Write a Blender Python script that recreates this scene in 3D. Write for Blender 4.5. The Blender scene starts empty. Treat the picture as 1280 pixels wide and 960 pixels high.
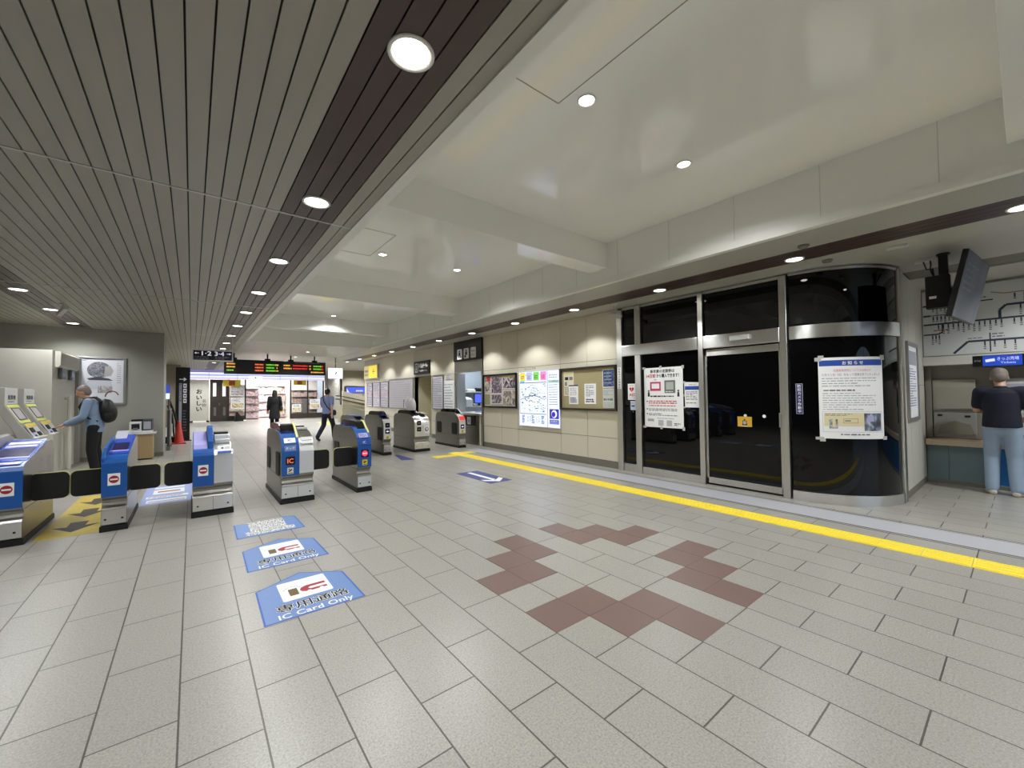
import bpy, bmesh, math, random
from mathutils import Vector, Matrix
random.seed(7)
SC = bpy.context.scene
COL = SC.collection
PI = math.pi

# ------------------------------------------------------------------ materials
def lin(c):
    c = c / 255.0
    return c / 12.92 if c <= 0.04045 else ((c + 0.055) / 1.055) ** 2.4
def S(r, g, b):
    return (lin(r), lin(g), lin(b))
MATS = {}
def nodes_of(name):
    m = bpy.data.materials.new(name)
    m.use_nodes = True
    nt = m.node_tree
    return m, nt, nt.nodes['Principled BSDF']
def M(name, col=None, rough=0.5, metal=0.0, var=0.06, scale=6.0, bump=0.0, bscale=80.0, spec=0.5, stretch=None, coat=0.0):
    """plain procedural surface: base colour broken up by object-space noise, optional fine bump"""
    if name in MATS:
        return MATS[name]
    m, nt, b = nodes_of(name)
    N, L = nt.nodes, nt.links
    tc = N.new('ShaderNodeTexCoord')
    mp = N.new('ShaderNodeMapping')
    mp.inputs['Scale'].default_value = stretch or (1, 1, 1)
    L.new(tc.outputs['Object'], mp.inputs['Vector'])
    n = N.new('ShaderNodeTexNoise')
    n.inputs['Scale'].default_value = scale
    n.inputs['Detail'].default_value = 4
    L.new(mp.outputs['Vector'], n.inputs['Vector'])
    mx = N.new('ShaderNodeMix')
    mx.data_type = 'RGBA'
    mx.inputs['A'].default_value = (*[max(0, c * (1 - var)) for c in col], 1)
    mx.inputs['B'].default_value = (*[min(1, c * (1 + var)) for c in col], 1)
    L.new(n.outputs['Fac'], mx.inputs['Factor'])
    L.new(mx.outputs['Result'], b.inputs['Base Color'])
    b.inputs['Roughness'].default_value = rough
    b.inputs['Metallic'].default_value = metal
    b.inputs['Specular IOR Level'].default_value = spec
    b.inputs['Coat Weight'].default_value = coat
    if bump:
        n2 = N.new('ShaderNodeTexNoise')
        n2.inputs['Scale'].default_value = bscale
        n2.inputs['Detail'].default_value = 3
        L.new(mp.outputs['Vector'], n2.inputs['Vector'])
        bp = N.new('ShaderNodeBump')
        bp.inputs['Strength'].default_value = bump
        bp.inputs['Distance'].default_value = 0.01
        L.new(n2.outputs['Fac'], bp.inputs['Height'])
        L.new(bp.outputs['Normal'], b.inputs['Normal'])
    MATS[name] = m
    return m
def E(name, col, strength=1.0, base=None):
    """a surface that gives off light: lamps, screens, light boxes"""
    if name in MATS:
        return MATS[name]
    m, nt, b = nodes_of(name)
    tc = nt.nodes.new('ShaderNodeTexCoord')
    n = nt.nodes.new('ShaderNodeTexNoise')
    n.inputs['Scale'].default_value = 3
    nt.links.new(tc.outputs['Object'], n.inputs['Vector'])
    mx = nt.nodes.new('ShaderNodeMix')
    mx.data_type = 'RGBA'
    mx.inputs['A'].default_value = (*[c * 0.96 for c in col], 1)
    mx.inputs['B'].default_value = (*col, 1)
    nt.links.new(n.outputs['Fac'], mx.inputs['Factor'])
    nt.links.new(mx.outputs['Result'], b.inputs['Emission Color'])
    b.inputs['Base Color'].default_value = (*(base or [c * .25 for c in col]), 1)
    b.inputs['Emission Strength'].default_value = strength
    b.inputs['Roughness'].default_value = 0.4
    MATS[name] = m
    return m

steel = M('brushed_steel', S(206, 204, 199), 0.42, 1.0, 0.10, 30, 0.04, 120, stretch=(1, 1, 0.05))
gate_steel = M('gate_steel', S(150, 148, 142), 0.30, 1.0, 0.10, 30, 0.03, 120, stretch=(1, 0.06, 1))
front_steel = M('front_steel', S(230, 229, 227), 0.36, 1.0, 0.05, 30, stretch=(0.05, 1, 1))
for _n, _r in (('brushed_steel', .36), ('front_steel', .28)):
    _t = MATS[_n].node_tree; _b = _t.nodes['Principled BSDF']
    _g = _t.nodes.new('ShaderNodeTangent'); _g.direction_type = 'RADIAL'; _g.axis = 'Z'
    _t.links.new(_g.outputs[0], _b.inputs['Tangent'])
    _b.inputs['Anisotropic'].default_value = .8; _b.inputs['Anisotropic Rotation'].default_value = .25; _b.inputs['Roughness'].default_value = _r
black_glass = M('black_glass', (0.0025, 0.0025, 0.003), 0.015, 0, 0.2, 2, spec=0.42)
white_paint = M('white_paint', S(205, 203, 196), 0.5)
coffer_white = M('glossy_white_panel', S(246, 245, 240), 0.10, 0, 0.02, 2, spec=0.8)
trim_white = M('trim_white', S(236, 234, 228), 0.4, 0, 0.02)
slat_grey = M('slat_grey', S(164, 159, 148), 0.42, 0, 0.05, 1.5, stretch=(4, .3, 1))
slat_brown = M('slat_brown', S(74, 58, 54), 0.4, 0, 0.08, 2)
ceil_dark = M('ceiling_void', S(64, 61, 56), 0.8)
ceil_grey = M('ceiling_grey', S(184, 182, 174), 0.36, 0, 0.03, 1.2)
wall_beige = M('beige_panel', S(212, 205, 186), 0.34, 0, 0.025, 1.5)
joint_dark = M('panel_joint', S(60, 57, 50), 0.7)
base_grey = M('skirting_grey', S(116, 112, 102), 0.45)
wall_grey = M('wall_grey', S(150, 149, 141), 0.55, 0, 0.03, 1.2)
booth_white = M('booth_white', S(204, 201, 190), 0.45, 0, 0.02)
black_plastic = M('black_plastic', S(20, 20, 21), 0.35)
black_matte = M('black_matte', S(7, 7, 8), 0.55)
black_shine = M('black_acrylic', S(16, 14, 13), 0.08)
dark_brown = M('dark_brown_door', S(66, 58, 54), 0.4)
paper = M('paper', S(250, 250, 252), 0.6, 0, 0.015, 12)
paper_cream = M('paper_cream', S(226, 220, 196), 0.6, 0, 0.03)
ink = M('ink_black', S(28, 28, 32), 0.7)
ink_grey = M('ink_grey', S(120, 122, 130), 0.7)
ink_light = M('ink_light', S(172, 174, 184), 0.7)
red_ink = M('ink_red', S(196, 36, 48), 0.6)
pink_ink = M('ink_pink', S(216, 120, 150), 0.6)
blue_ink = M('ink_blue', S(40, 80, 176), 0.6)
navy_ink = M('ink_navy', S(38, 44, 112), 0.55)
tape = M('clear_tape', S(196, 196, 190), 0.25)
gate_blue = M('gate_blue', S(26, 84, 160), 0.3, 0, 0.04)
gate_white = M('gate_white_plate', S(214, 214, 214), 0.35)
pale_yellow = M('pale_yellow', S(226, 222, 150), 0.5)
sign_yellow = M('sign_yellow', S(236, 208, 60), 0.5)
purple_dark = M('reader_navy', S(28, 26, 82), 0.18)
lilac = M('reader_lilac', S(176, 170, 228), 0.35)
sticker_blue = M('sticker_blue', S(106, 136, 190), 0.45, 0, 0.05, 20)
sticker_edge = M('sticker_edge', S(46, 94, 176), 0.45)
white_ink = M('ink_white', S(240, 240, 240), 0.55)
brown_ink = M('ink_brown', S(104, 82, 40), 0.6)
crimson = M('ink_crimson', S(158, 22, 32), 0.5)
navy_sticker = M('navy_sticker', S(58, 62, 128), 0.5, 0, 0.08, 14)
tactile_yellow = M('tactile_yellow', S(240, 216, 66), 0.55, 0, 0.06, 8)
red_tile = M('red_brown_tile', S(120, 98, 91), 0.34, 0, 0.05, 60)
band_grey = M('stone_band', S(172, 172, 178), 0.45, 0, 0.06, 90)
dark_line = M('dark_line', S(84, 82, 78), 0.7)
cork = M('cork_board', S(176, 162, 124), 0.8, 0, 0.08, 60, 0.1)
lens = E('lamp_lens', (1.0, 0.96, 0.9), 14.0)

def floor_material():
    m, nt, b = nodes_of('granite_tile_floor')
    N, L = nt.nodes, nt.links
    tc = N.new('ShaderNodeTexCoord')
    sp = N.new('ShaderNodeSeparateXYZ')
    L.new(tc.outputs['Object'], sp.inputs[0])
    ax = N.new('ShaderNodeMath'); ax.operation = 'ADD'; ax.inputs[1].default_value = -1.809 + 60.0
    ay = N.new('ShaderNodeMath'); ay.operation = 'ADD'; ay.inputs[1].default_value = -1.758 + 0.299 * 200
    L.new(sp.outputs['Y'], ax.inputs[0]); L.new(sp.outputs['X'], ay.inputs[0])
    cb = N.new('ShaderNodeCombineXYZ')
    L.new(ax.outputs[0], cb.inputs[0]); L.new(ay.outputs[0], cb.inputs[1])
    br = N.new('ShaderNodeTexBrick')
    br.offset = 0.5; br.offset_frequency = 2; br.squash = 1.0
    br.inputs['Scale'].default_value = 1.0
    br.inputs['Brick Width'].default_value = 0.6
    br.inputs['Row Height'].default_value = 0.299
    br.inputs['Mortar Size'].default_value = 0.0042
    br.inputs['Mortar Smooth'].default_value = 0.15
    br.inputs['Bias'].default_value = 0.0
    br.inputs['Color1'].default_value = (0.93, 0.93, 0.93, 1)
    br.inputs['Color2'].default_value = (1.0, 1.0, 1.0, 1)
    br.inputs['Mortar'].default_value = (0.24, 0.23, 0.21, 1)
    L.new(cb.outputs[0], br.inputs['Vector'])
    n1 = N.new('ShaderNodeTexNoise'); n1.inputs['Scale'].default_value = 110; n1.inputs['Detail'].default_value = 8; n1.inputs['Roughness'].default_value = 0.75
    v1 = N.new('ShaderNodeTexVoronoi'); v1.inputs['Scale'].default_value = 150
    L.new(tc.outputs['Object'], n1.inputs['Vector']); L.new(tc.outputs['Object'], v1.inputs['Vector'])
    r1 = N.new('ShaderNodeValToRGB')
    r1.color_ramp.elements[0].position = 0.28; r1.color_ramp.elements[0].color = (*S(127, 123, 115), 1)
    r1.color_ramp.elements[1].position = 0.68; r1.color_ramp.elements[1].color = (*S(187, 183, 175), 1)
    L.new(n1.outputs['Fac'], r1.inputs[0])
    r2 = N.new('ShaderNodeValToRGB')
    r2.color_ramp.elements[0].position = 0.0; r2.color_ramp.elements[0].color = (0.78, 0.78, 0.78, 1)
    r2.color_ramp.elements[1].position = 0.35; r2.color_ramp.elements[1].color = (1, 1, 1, 1)
    L.new(v1.outputs['Color'], r2.inputs[0])
    m1 = N.new('ShaderNodeMix'); m1.data_type = 'RGBA'; m1.blend_type = 'MULTIPLY'; m1.inputs['Factor'].default_value = 0.8
    L.new(r1.outputs[0], m1.inputs['A']); L.new(r2.outputs[0], m1.inputs['B'])
    m2 = N.new('ShaderNodeMix'); m2.data_type = 'RGBA'; m2.blend_type = 'MULTIPLY'; m2.inputs['Factor'].default_value = 1.0
    L.new(m1.outputs['Result'], m2.inputs['A']); L.new(br.outputs['Color'], m2.inputs['B'])
    L.new(m2.outputs['Result'], b.inputs['Base Color'])
    rr = N.new('ShaderNodeMapRange'); rr.inputs['To Min'].default_value = 0.25; rr.inputs['To Max'].default_value = 0.36
    n3 = N.new('ShaderNodeTexNoise'); n3.inputs['Scale'].default_value = 1.3
    L.new(tc.outputs['Object'], n3.inputs['Vector']); L.new(n3.outputs['Fac'], rr.inputs['Value'])
    L.new(rr.outputs[0], b.inputs['Roughness'])
    bp = N.new('ShaderNodeBump'); bp.inputs['Strength'].default_value = 0.25; bp.inputs['Distance'].default_value = 0.003
    L.new(br.outputs['Fac'], bp.inputs['Height']); bp.invert = True
    L.new(bp.outputs['Normal'], b.inputs['Normal'])
    b.inputs['Specular IOR Level'].default_value = 0.5
    return m
floor_mat = floor_material()

def worn_material():
    m, nt, b = nodes_of('worn_white_print')
    N, L = nt.nodes, nt.links
    tc = N.new('ShaderNodeTexCoord')
    n1 = N.new('ShaderNodeTexNoise'); n1.inputs['Scale'].default_value = 55; n1.inputs['Detail'].default_value = 6
    L.new(tc.outputs['Object'], n1.inputs['Vector'])
    r1 = N.new('ShaderNodeValToRGB'); r1.color_ramp.interpolation = 'CONSTANT'
    r1.color_ramp.elements[0].color = (*S(126, 124, 120), 1)
    r1.color_ramp.elements[1].position = 0.49; r1.color_ramp.elements[1].color = (*S(226, 226, 226), 1)
    L.new(n1.outputs['Fac'], r1.inputs[0]); L.new(r1.outputs[0], b.inputs['Base Color'])
    b.inputs['Roughness'].default_value = 0.6
    return m
worn_white = worn_material()

def picture_material(name, cols, scale=9.0, dist=1.5, emit=0.0):
    """photographic print: soft coloured patches"""
    if name in MATS:
        return MATS[name]
    m, nt, b = nodes_of(name)
    N, L = nt.nodes, nt.links
    tc = N.new('ShaderNodeTexCoord')
    n1 = N.new('ShaderNodeTexNoise'); n1.inputs['Scale'].default_value = scale; n1.inputs['Detail'].default_value = 2
    n1.inputs['Distortion'].default_value = dist
    L.new(tc.outputs['Object'], n1.inputs['Vector'])
    r = N.new('ShaderNodeValToRGB')
    cr = r.color_ramp
    while len(cr.elements) < len(cols):
        cr.elements.new(0.5)
    for i, c in enumerate(cols):
        cr.elements[i].position = 0.3 + 0.4 * i / max(1, len(cols) - 1)
        cr.elements[i].color = (*c, 1)
    L.new(n1.outputs['Fac'], r.inputs[0]); L.new(r.outputs[0], b.inputs['Base Color'])
    b.inputs['Roughness'].default_value = 0.45
    if emit:
        L.new(r.outputs[0], b.inputs['Emission Color']); b.inputs['Emission Strength'].default_value = emit
    MATS[name] = m
    return m

# ------------------------------------------------------------------ mesh builder
class Plane:
    """maps (u right, v up, w outwards) to space"""
    def __init__(s, o, r, u):
        s.o, s.r, s.u = Vector(o), Vector(r).normalized(), Vector(u).normalized()
        s.n = s.r.cross(s.u)
    def __call__(s, u, v, w=0.0):
        return s.o + s.r * u + s.u * v + s.n * w
class Curved:
    """a vertical cylinder face seen from outside: u runs along the arc"""
    def __init__(s, c, rad, a0, z0):
        s.c, s.rad, s.a0, s.z0 = c, rad, a0, z0
    def __call__(s, u, v, w=0.0):
        a = s.a0 + u / s.rad
        q = s.rad + w
        return Vector((s.c[0] + q * math.cos(a), s.c[1] + q * math.sin(a), s.z0 + v))
_TXT = {}
def text_geo(s, bold=0.0):
    k = (s, bold)
    if k not in _TXT:
        c = bpy.data.curves.new('lettering', 'FONT')
        c.body = s; c.size = 1.0; c.resolution_u = 2; c.offset = bold
        o = bpy.data.objects.new('lettering', c)
        COL.objects.link(o)
        dg = bpy.context.evaluated_depsgraph_get()
        me = bpy.data.meshes.new_from_object(o.evaluated_get(dg))
        vs = [(v.co.x, v.co.y) for v in me.vertices]
        fs = [tuple(p.vertices) for p in me.polygons]
        bpy.data.meshes.remove(me); bpy.data.objects.remove(o); bpy.data.curves.remove(c)
        if not vs:
            vs = [(0, 0)]
        x0, x1 = min(v[0] for v in vs), max(v[0] for v in vs)
        y0, y1 = min(v[1] for v in vs), max(v[1] for v in vs)
        _TXT[k] = (vs, fs, x0, x1, y0, y1)
    return _TXT[k]

class MB:
    def __init__(s):
        s.v, s.f, s.fm, s.mats, s.sm = [], [], [], [], []
    def mi(s, m):
        if m not in s.mats:
            s.mats.append(m)
        return s.mats.index(m)
    def add(s, vs, fs, m, smooth=False):
        b = len(s.v)
        s.v += [Vector(x) for x in vs]
        i = s.mi(m)
        for f in fs:
            s.f.append([b + k for k in f]); s.fm.append(i); s.sm.append(smooth)
        return s
    def box(s, x0, x1, y0, y1, z0, z1, m):
        vs = [(x0, y0, z0), (x1, y0, z0), (x1, y1, z0), (x0, y1, z0), (x0, y0, z1), (x1, y0, z1), (x1, y1, z1), (x0, y1, z1)]
        return s.add(vs, [(0, 3, 2, 1), (4, 5, 6, 7), (0, 1, 5, 4), (1, 2, 6, 5), (2, 3, 7, 6), (3, 0, 4, 7)], m)
    def obox(s, P, u0, u1, v0, v1, w0, w1, m, seg=1):
        """box in a Plane/Curved frame"""
        for k in range(seg):
            a, b = u0 + (u1 - u0) * k / seg, u0 + (u1 - u0) * (k + 1) / seg
            vs = [P(a, v0, w0), P(b, v0, w0), P(b, v1, w0), P(a, v1, w0), P(a, v0, w1), P(b, v0, w1), P(b, v1, w1), P(a, v1, w1)]
            s.add(vs, [(0, 3, 2, 1), (4, 5, 6, 7), (0, 1, 5, 4), (1, 2, 6, 5), (2, 3, 7, 6), (3, 0, 4, 7)], m)
        return s
    def rect(s, P, u0, u1, v0, v1, w, m, seg=1):
        for k in range(seg):
            a, b = u0 + (u1 - u0) * k / seg, u0 + (u1 - u0) * (k + 1) / seg
            s.add([P(a, v0, w), P(b, v0, w), P(b, v1, w), P(a, v1, w)], [(0, 1, 2, 3)], m)
        return s
    def poly(s, P, pts, w, m):
        return s.add([P(u, v, w) for u, v in pts], [tuple(range(len(pts)))], m)
    def disc(s, P, u, v, r, w, m, n=24, ry=None):
        return s.poly(P, [(u + r * math.cos(2 * PI * k / n), v + (ry or r) * math.sin(2 * PI * k / n)) for k in range(n)], w, m)
    def slab(s, P, pts, w0, w1, m):
        """extruded outline (counter-clockwise)"""
        n = len(pts)
        vs = [P(u, v, w0) for u, v in pts] + [P(u, v, w1) for u, v in pts]
        fs = [tuple(reversed(range(n))), tuple(range(n, 2 * n))] + [(k, (k + 1) % n, n + (k + 1) % n, n + k) for k in range(n)]
        return s.add(vs, fs, m)
    def rrect(s, P, u0, u1, v0, v1, r, w0, w1, m, n=5):
        pts = []
        for cx, cy, a in ((u1 - r, v0 + r, -90), (u1 - r, v1 - r, 0), (u0 + r, v1 - r, 90), (u0 + r, v0 + r, 180)):
            for k in range(n + 1):
                t = math.radians(a + 90 * k / n)
                pts.append((cx + r * math.cos(t), cy + r * math.sin(t)))
        return s.slab(P, pts, w0, w1, m)
    def text(s, P, t, u, v, size, w, m, align='c', bold=0.0, width=None):
        """lettering; u,v = middle (align c) or left end (align l) of the line at its mid height; width squeezes it"""
        vs, fs, x0, x1, y0, y1 = text_geo(t)
        k = size
        kx = k if width is None else width / max(1e-6, (x1 - x0))
        cx = (x0 + x1) / 2 if align == 'c' else x0
        cy = 0.36
        # heavier strokes: the same letters laid again a hair to each side
        offs = [(0, 0)] if not bold else [(bold * math.cos(PI * q / 4), bold * math.sin(PI * q / 4)) for q in range(8)]
        for q, (dx, dy) in enumerate(offs):
            s.add([P(u + (x - cx + dx) * kx, v + (y - cy + dy) * k, w + .00008 * q) for x, y in vs], fs, m)
        return s
    def vtext(s, P, t, u, vtop, size, w, m, bold=0.0):
        for k, ch in enumerate(t):
            s.text(P, ch, u, vtop - size * (k + 0.5) * 1.02, size * 0.92, w, m, bold=bold)
        return s
    def lines(s, P, u0, u1, vtop, vbot, rows, w, m, seed=1, fill=0.9, h=0.45, dash=0.05):
        """rows of print too small to read"""
        R = random.Random(seed)
        dv = (vtop - vbot) / rows
        for k in range(rows):
            v = vtop - dv * (k + 0.5)
            end = u0 + (u1 - u0) * (fill if R.random() < 0.7 else R.uniform(0.4, 0.9))
            u = u0
            while u < end - 1e-4:
                L = dash * R.uniform(0.4, 1.5)
                e = min(end, u + L)
                hh = dv * h * R.uniform(0.75, 1.1)
                s.rect(P, u, e, v - hh / 2, v + hh / 2, w, m)
                u = e + dash * 0.22
        return s
    def ring_loft(s, rings, m, smooth=True, closed=False, caps=True):
        n = len(rings[0])
        b = []
        vs = [p for r in rings for p in r]
        fs = []
        for i in range(len(rings) - 1):
            for k in range(n):
                a = i * n + k; c = i * n + (k + 1) % n
                fs.append((a, c, c + n, a + n))
        s.add(vs, fs, m, smooth)
        if caps:
            s.add(rings[0], [tuple(reversed(range(n)))], m)
            s.add(rings[-1], [tuple(range(n))], m)
        return s
    def tube(s, pts, r, m, n=10, caps=True):
        pts = [Vector(p) for p in pts]
        rs = r if isinstance(r, (list, tuple)) else [r] * len(pts)
        rings = []
        up = None
        for i, p in enumerate(pts):
            d = (pts[min(i + 1, len(pts) - 1)] - pts[max(i - 1, 0)]).normalized()
            if up is None:
                up = d.orthogonal().normalized()
            up = (up - d * up.dot(d)).normalized()
            q = d.cross(up)
            rings.append([p + (up * math.cos(2 * PI * k / n) + q * math.sin(2 * PI * k / n)) * rs[i] for k in range(n)])
        return s.ring_loft(rings, m, True, caps=caps)
    def cyl(s, p0, p1, r0, m, r1=None, n=20):
        return s.tube([p0, p1], [r0, r0 if r1 is None else r1], m, n)
    def lathe(s, prof, c, m, n=24, smooth=True):
        c = Vector(c)
        rings = [[c + Vector((r * math.cos(2 * PI * k / n), r * math.sin(2 * PI * k / n), z)) for k in range(n)] for r, z in prof]
        return s.ring_loft(rings, m, smooth)
    def prism(s, poly, x0, x1, m, axis='x'):
        """poly = [(a, b)] in (y,z) extruded along x, in (x,z) along y"""
        n = len(poly)
        if axis == 'x':
            vs = [(x0, a, b) for a, b in poly] + [(x1, a, b) for a, b in poly]
        elif axis == 'y':
            vs = [(a, x0, b) for a, b in poly] + [(a, x1, b) for a, b in poly]
        else:
            vs = [(a, b, x0) for a, b in poly] + [(a, b, x1) for a, b in poly]
        fs = [tuple(reversed(range(n))), tuple(range(n, 2 * n))] + [(k, (k + 1) % n, n + (k + 1) % n, n + k) for k in range(n)]
        return s.add(vs, fs, m)
    def build(s, name, parent=None, bevel=0.0, recalc=False):
        me = bpy.data.meshes.new(name)
        me.from_pydata([tuple(v) for v in s.v], [], s.f)
        for m in s.mats:
            me.materials.append(m)
        me.polygons.foreach_set('material_index', s.fm)
        me.polygons.foreach_set('use_smooth', s.sm)
        if recalc:
            bm = bmesh.new(); bm.from_mesh(me)
            bmesh.ops.recalc_face_normals(bm, faces=bm.faces)
            bm.to_mesh(me); bm.free()
        me.update()
        o = bpy.data.objects.new(name, me)
        COL.objects.link(o)
        if parent is not None:
            o.parent = parent
        if bevel:
            md = o.modifiers.new('edge', 'BEVEL')
            md.width = bevel; md.segments = 2; md.limit_method = 'ANGLE'; md.angle_limit = math.radians(50)
        return o

def tag(o, label=None, cat=None, group=None, kind=None):
    if label: o['label'] = label
    if cat: o['category'] = cat
    if group: o['group'] = group
    if kind: o['kind'] = kind
    return o
def thing(name, label, cat, loc=(0, 0, 0), rz=0.0, group=None):
    o = bpy.data.objects.new(name, None)
    o.empty_display_size = 0.1
    COL.objects.link(o)
    o.location = loc; o.rotation_euler = (0, 0, rz)
    return tag(o, label, cat, group)
def struct(mb, name, bevel=0.0, parent=None):
    o = mb.build(name, parent, bevel)
    if parent is None:
        o['kind'] = 'structure'
    return o
def dup(root, loc=None, rz=None, label=None, group=None):
    r = root.copy(); COL.objects.link(r)
    if loc is not None: r.location = loc
    if rz is not None: r.rotation_euler = (0, 0, rz)
    if label: r['label'] = label
    if group: r['group'] = group
    for ch in list(root.children):
        c = ch.copy(); COL.objects.link(c); c.parent = r
        for g in list(ch.children):
            d = g.copy(); COL.objects.link(d); d.parent = c
    return r
WX = 6.45                                   # face of the right-hand wall
H = 3.08                                    # ceiling
def WP(y, z, x=WX):                         # frame on the right wall, u runs towards the viewer (-Y)
    return Plane((x, y, z), (0, -1, 0), (0, 0, 1))
def FP(x, y, z):                            # frame on faces that look at the camera (-Y)
    return Plane((x, y, z), (1, 0, 0), (0, 0, 1))
def GP(x, y, z=0.0):                        # frame on the ground
    return Plane((x, y, z), (1, 0, 0), (0, 1, 0))
# ------------------------------------------------------------------ floor
mb = MB(); mb.box(-9, 13, -8, 36, -0.12, 0, floor_mat); struct(mb, 'floor')
T = 0.299
def cell(n, m): return 1.758 + T * n, 1.809 + 0.3 * m
mb = MB()
for n, m in [(0, 0), (1, -1), (1, 0), (2, -2), (2, -1), (0, 2), (1, 2), (1, 3), (2, 3), (2, 4), (4, 3), (4, 4), (5, 2), (5, 3), (6, 2),
             (4, -2), (4, -1), (5, -1), (5, 0), (6, 0)]:
    x, y = cell(n, m)
    mb.box(x + .0012, x + T - .0012, y + .0012, y + .3 - .0012, 0.0, 0.0012, red_tile)
struct(mb, 'floor_inlay')
mb = MB()
def tact(x0, x1, y0, y1, along='y'):
    mb.box(x0 + .002, x1 - .002, y0 + .002, y1 - .002, 0, .004, tactile_yellow)
    for k in range(4):
        c = .0375 + .075 * k
        if along == 'y':
            mb.box(x0 + c - .014, x0 + c + .014, y0 + .015, y1 - .015, .004, .0085, tactile_yellow)
        else:
            mb.box(x0 + .015, x1 - .015, y0 + c - .014, y0 + c + .014, .004, .0085, tactile_yellow)
for k in range(-12, 27):
    tact(5.03, 5.33, 0.32 + .3 * k, .62 + .3 * k)
def dots(x0, y0):
    mb.box(x0 + .002, x0 + .298, y0 + .002, y0 + .298, 0, .004, tactile_yellow)
    for a in range(5):
        for b in range(5):
            mb.cyl((x0 + .03 + .06 * a, y0 + .03 + .06 * b, .004), (x0 + .03 + .06 * a, y0 + .03 + .06 * b, .009), .013, tactile_yellow, .009, 8)
dots(5.03, 8.42); dots(5.03, 8.72)
tact(4.73, 5.03, 8.42, 8.72, 'x'); tact(4.43, 4.73, 8.42, 8.72, 'x'); tact(5.33, 5.63, 8.62, 8.92, 'x')
tag(mb.build('tactile_paving'), 'yellow tactile paving strip with raised bars running along the right wall', 'tactile paving')
mb = MB()
mb.box(5.66, 6.12, -8, 9.3, 0, .0012, band_grey)
for x in (5.60, 5.655, 6.12, 6.17):
    mb.box(x, x + .012, -8, 9.3, 0, .0015, dark_line)
struct(mb, 'trim_1')

# ------------------------------------------------------------------ ceilings
def slats(mb, x0, x1, y0, y1, pitch, m, gap=0.009, z=H):
    n = max(1, round((x1 - x0) / pitch))
    p = (x1 - x0) / n
    for k in range(n):
        mb.box(x0 + p * k + gap / 2, x0 + p * (k + 1) - gap / 2, y0, y1, z, z + .016, m)
mb = MB()
mb.box(-9, 1.22, -8, 36, H + .022, H + .12, ceil_dark)
for y0, y1 in ((-8, -.62), (-.6, 4.02), (4.035, 8.65), (8.665, 13.28), (13.295, 17.9), (17.915, 22.5), (22.515, 31)):
    slats(mb, -9, -2.25, y0, y1, .104, slat_grey)
    slats(mb, -2.25, -1.83, y0, y1, .105, slat_brown)
    slats(mb, -1.83, .595, y0, y1, .104, slat_grey)
    slats(mb, .595, 1.02, y0, y1, .106, slat_brown)
    slats(mb, 1.02, 1.218, y0, y1, .099, slat_grey)
struct(mb, 'ceiling')
mb = MB()
for y in (-.61, 4.0275, 8.6575, 13.2875, 17.9075):
    mb.box(-9, 1.218, y - .012, y + .012, H - .004, H + .004, steel)
struct(mb, 'trim_2')
mb = MB()                                     # ceiling strip over the wall side and beyond the coffer
mb.box(4.84, 13, -8, 36, H + .03, H + .12, ceil_dark)
mb.box(1.2, 4.84, 13.96, 36, H, H + .12, ceil_grey)
slats(mb, 4.86, 5.47, -8, 19.6, .05, ceil_grey, .004)
slats(mb, 5.47, 5.95, -8, 19.6, .12, slat_brown, .006)
mb.box(5.95, 7.72, -8, 19.6, H, H + .05, ceil_grey)
mb.box(7.72, 8.3, -8, 1.03, H + .02, H + .05, M('ceiling_groove', S(112, 108, 100), .5))
mb.box(8.3, 9.7, -8, 1.03, H, H + .05, ceil_grey)
mb.box(4.84, 13, 19.6, 36, H, H + .05, ceil_grey)
struct(mb, 'ceiling_right')
mb = MB()
mb.box(1.22, 4.84, -8, 13.96, 3.67, 3.75, coffer_white)                    # recessed ceiling
mb.box(4.80, 4.86, -8, 13.96, H + .075, 3.67, M('coffer_side_panel', S(240, 239, 233), .42, 0, .02, 2))
mb.box(1.22, 1.275, -8, 13.96, H + .01, 3.67, coffer_white)
mb.box(1.22, 4.86, 13.9, 13.96, H + .01, 3.67, coffer_white)
for k in range(24):                                                        # cladding joints on the long side
    mb.box(4.797, 4.80, -6 + k * .8, -5.994 + k * .8, H + .08, 3.67, M('faint_joint', S(214, 212, 204), .5))
struct(mb, 'ceiling_coffer')
mb = MB()
mb.box(1.20, 1.285, -8, 13.96, H - .012, H + .012, trim_white)
mb.box(4.785, 4.86, -8, 13.96, H - .004, H + .075, trim_white)
mb.box(1.20, 4.86, 13.885, 13.96, H - .012, H + .012, trim_white)
struct(mb, 'trim_3')
for i, (y0, y1) in enumerate(((-4.52, -4.18), (-.28, .05), (3.8, 4.12), (8.04, 8.38), (12.26, 12.6))):
    mb = MB(); mb.box(1.27, 4.805, y0, y1, 3.3, 3.68, coffer_white)
    struct(mb, 'beam_%d' % (i + 1), .006)
mb = MB()
P = Plane((0, 0, 3.668), (0, 1, 0), (1, 0, 0))           # faces down
for (y0, y1, x1) in ((1.1, 2.16, 2.18), (5.35, 6.4, 2.2)):
    for a in ((1.28, x1, y1 - .006, y1), (x1 - .006, x1, y0, y1), (1.28, x1, y0, y0 + .006)):
        mb.box(a[0], a[1], a[2], a[3], 3.667, 3.6705, M('hatch_joint', S(150, 147, 140), .7))
struct(mb, 'trim_4')

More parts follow.
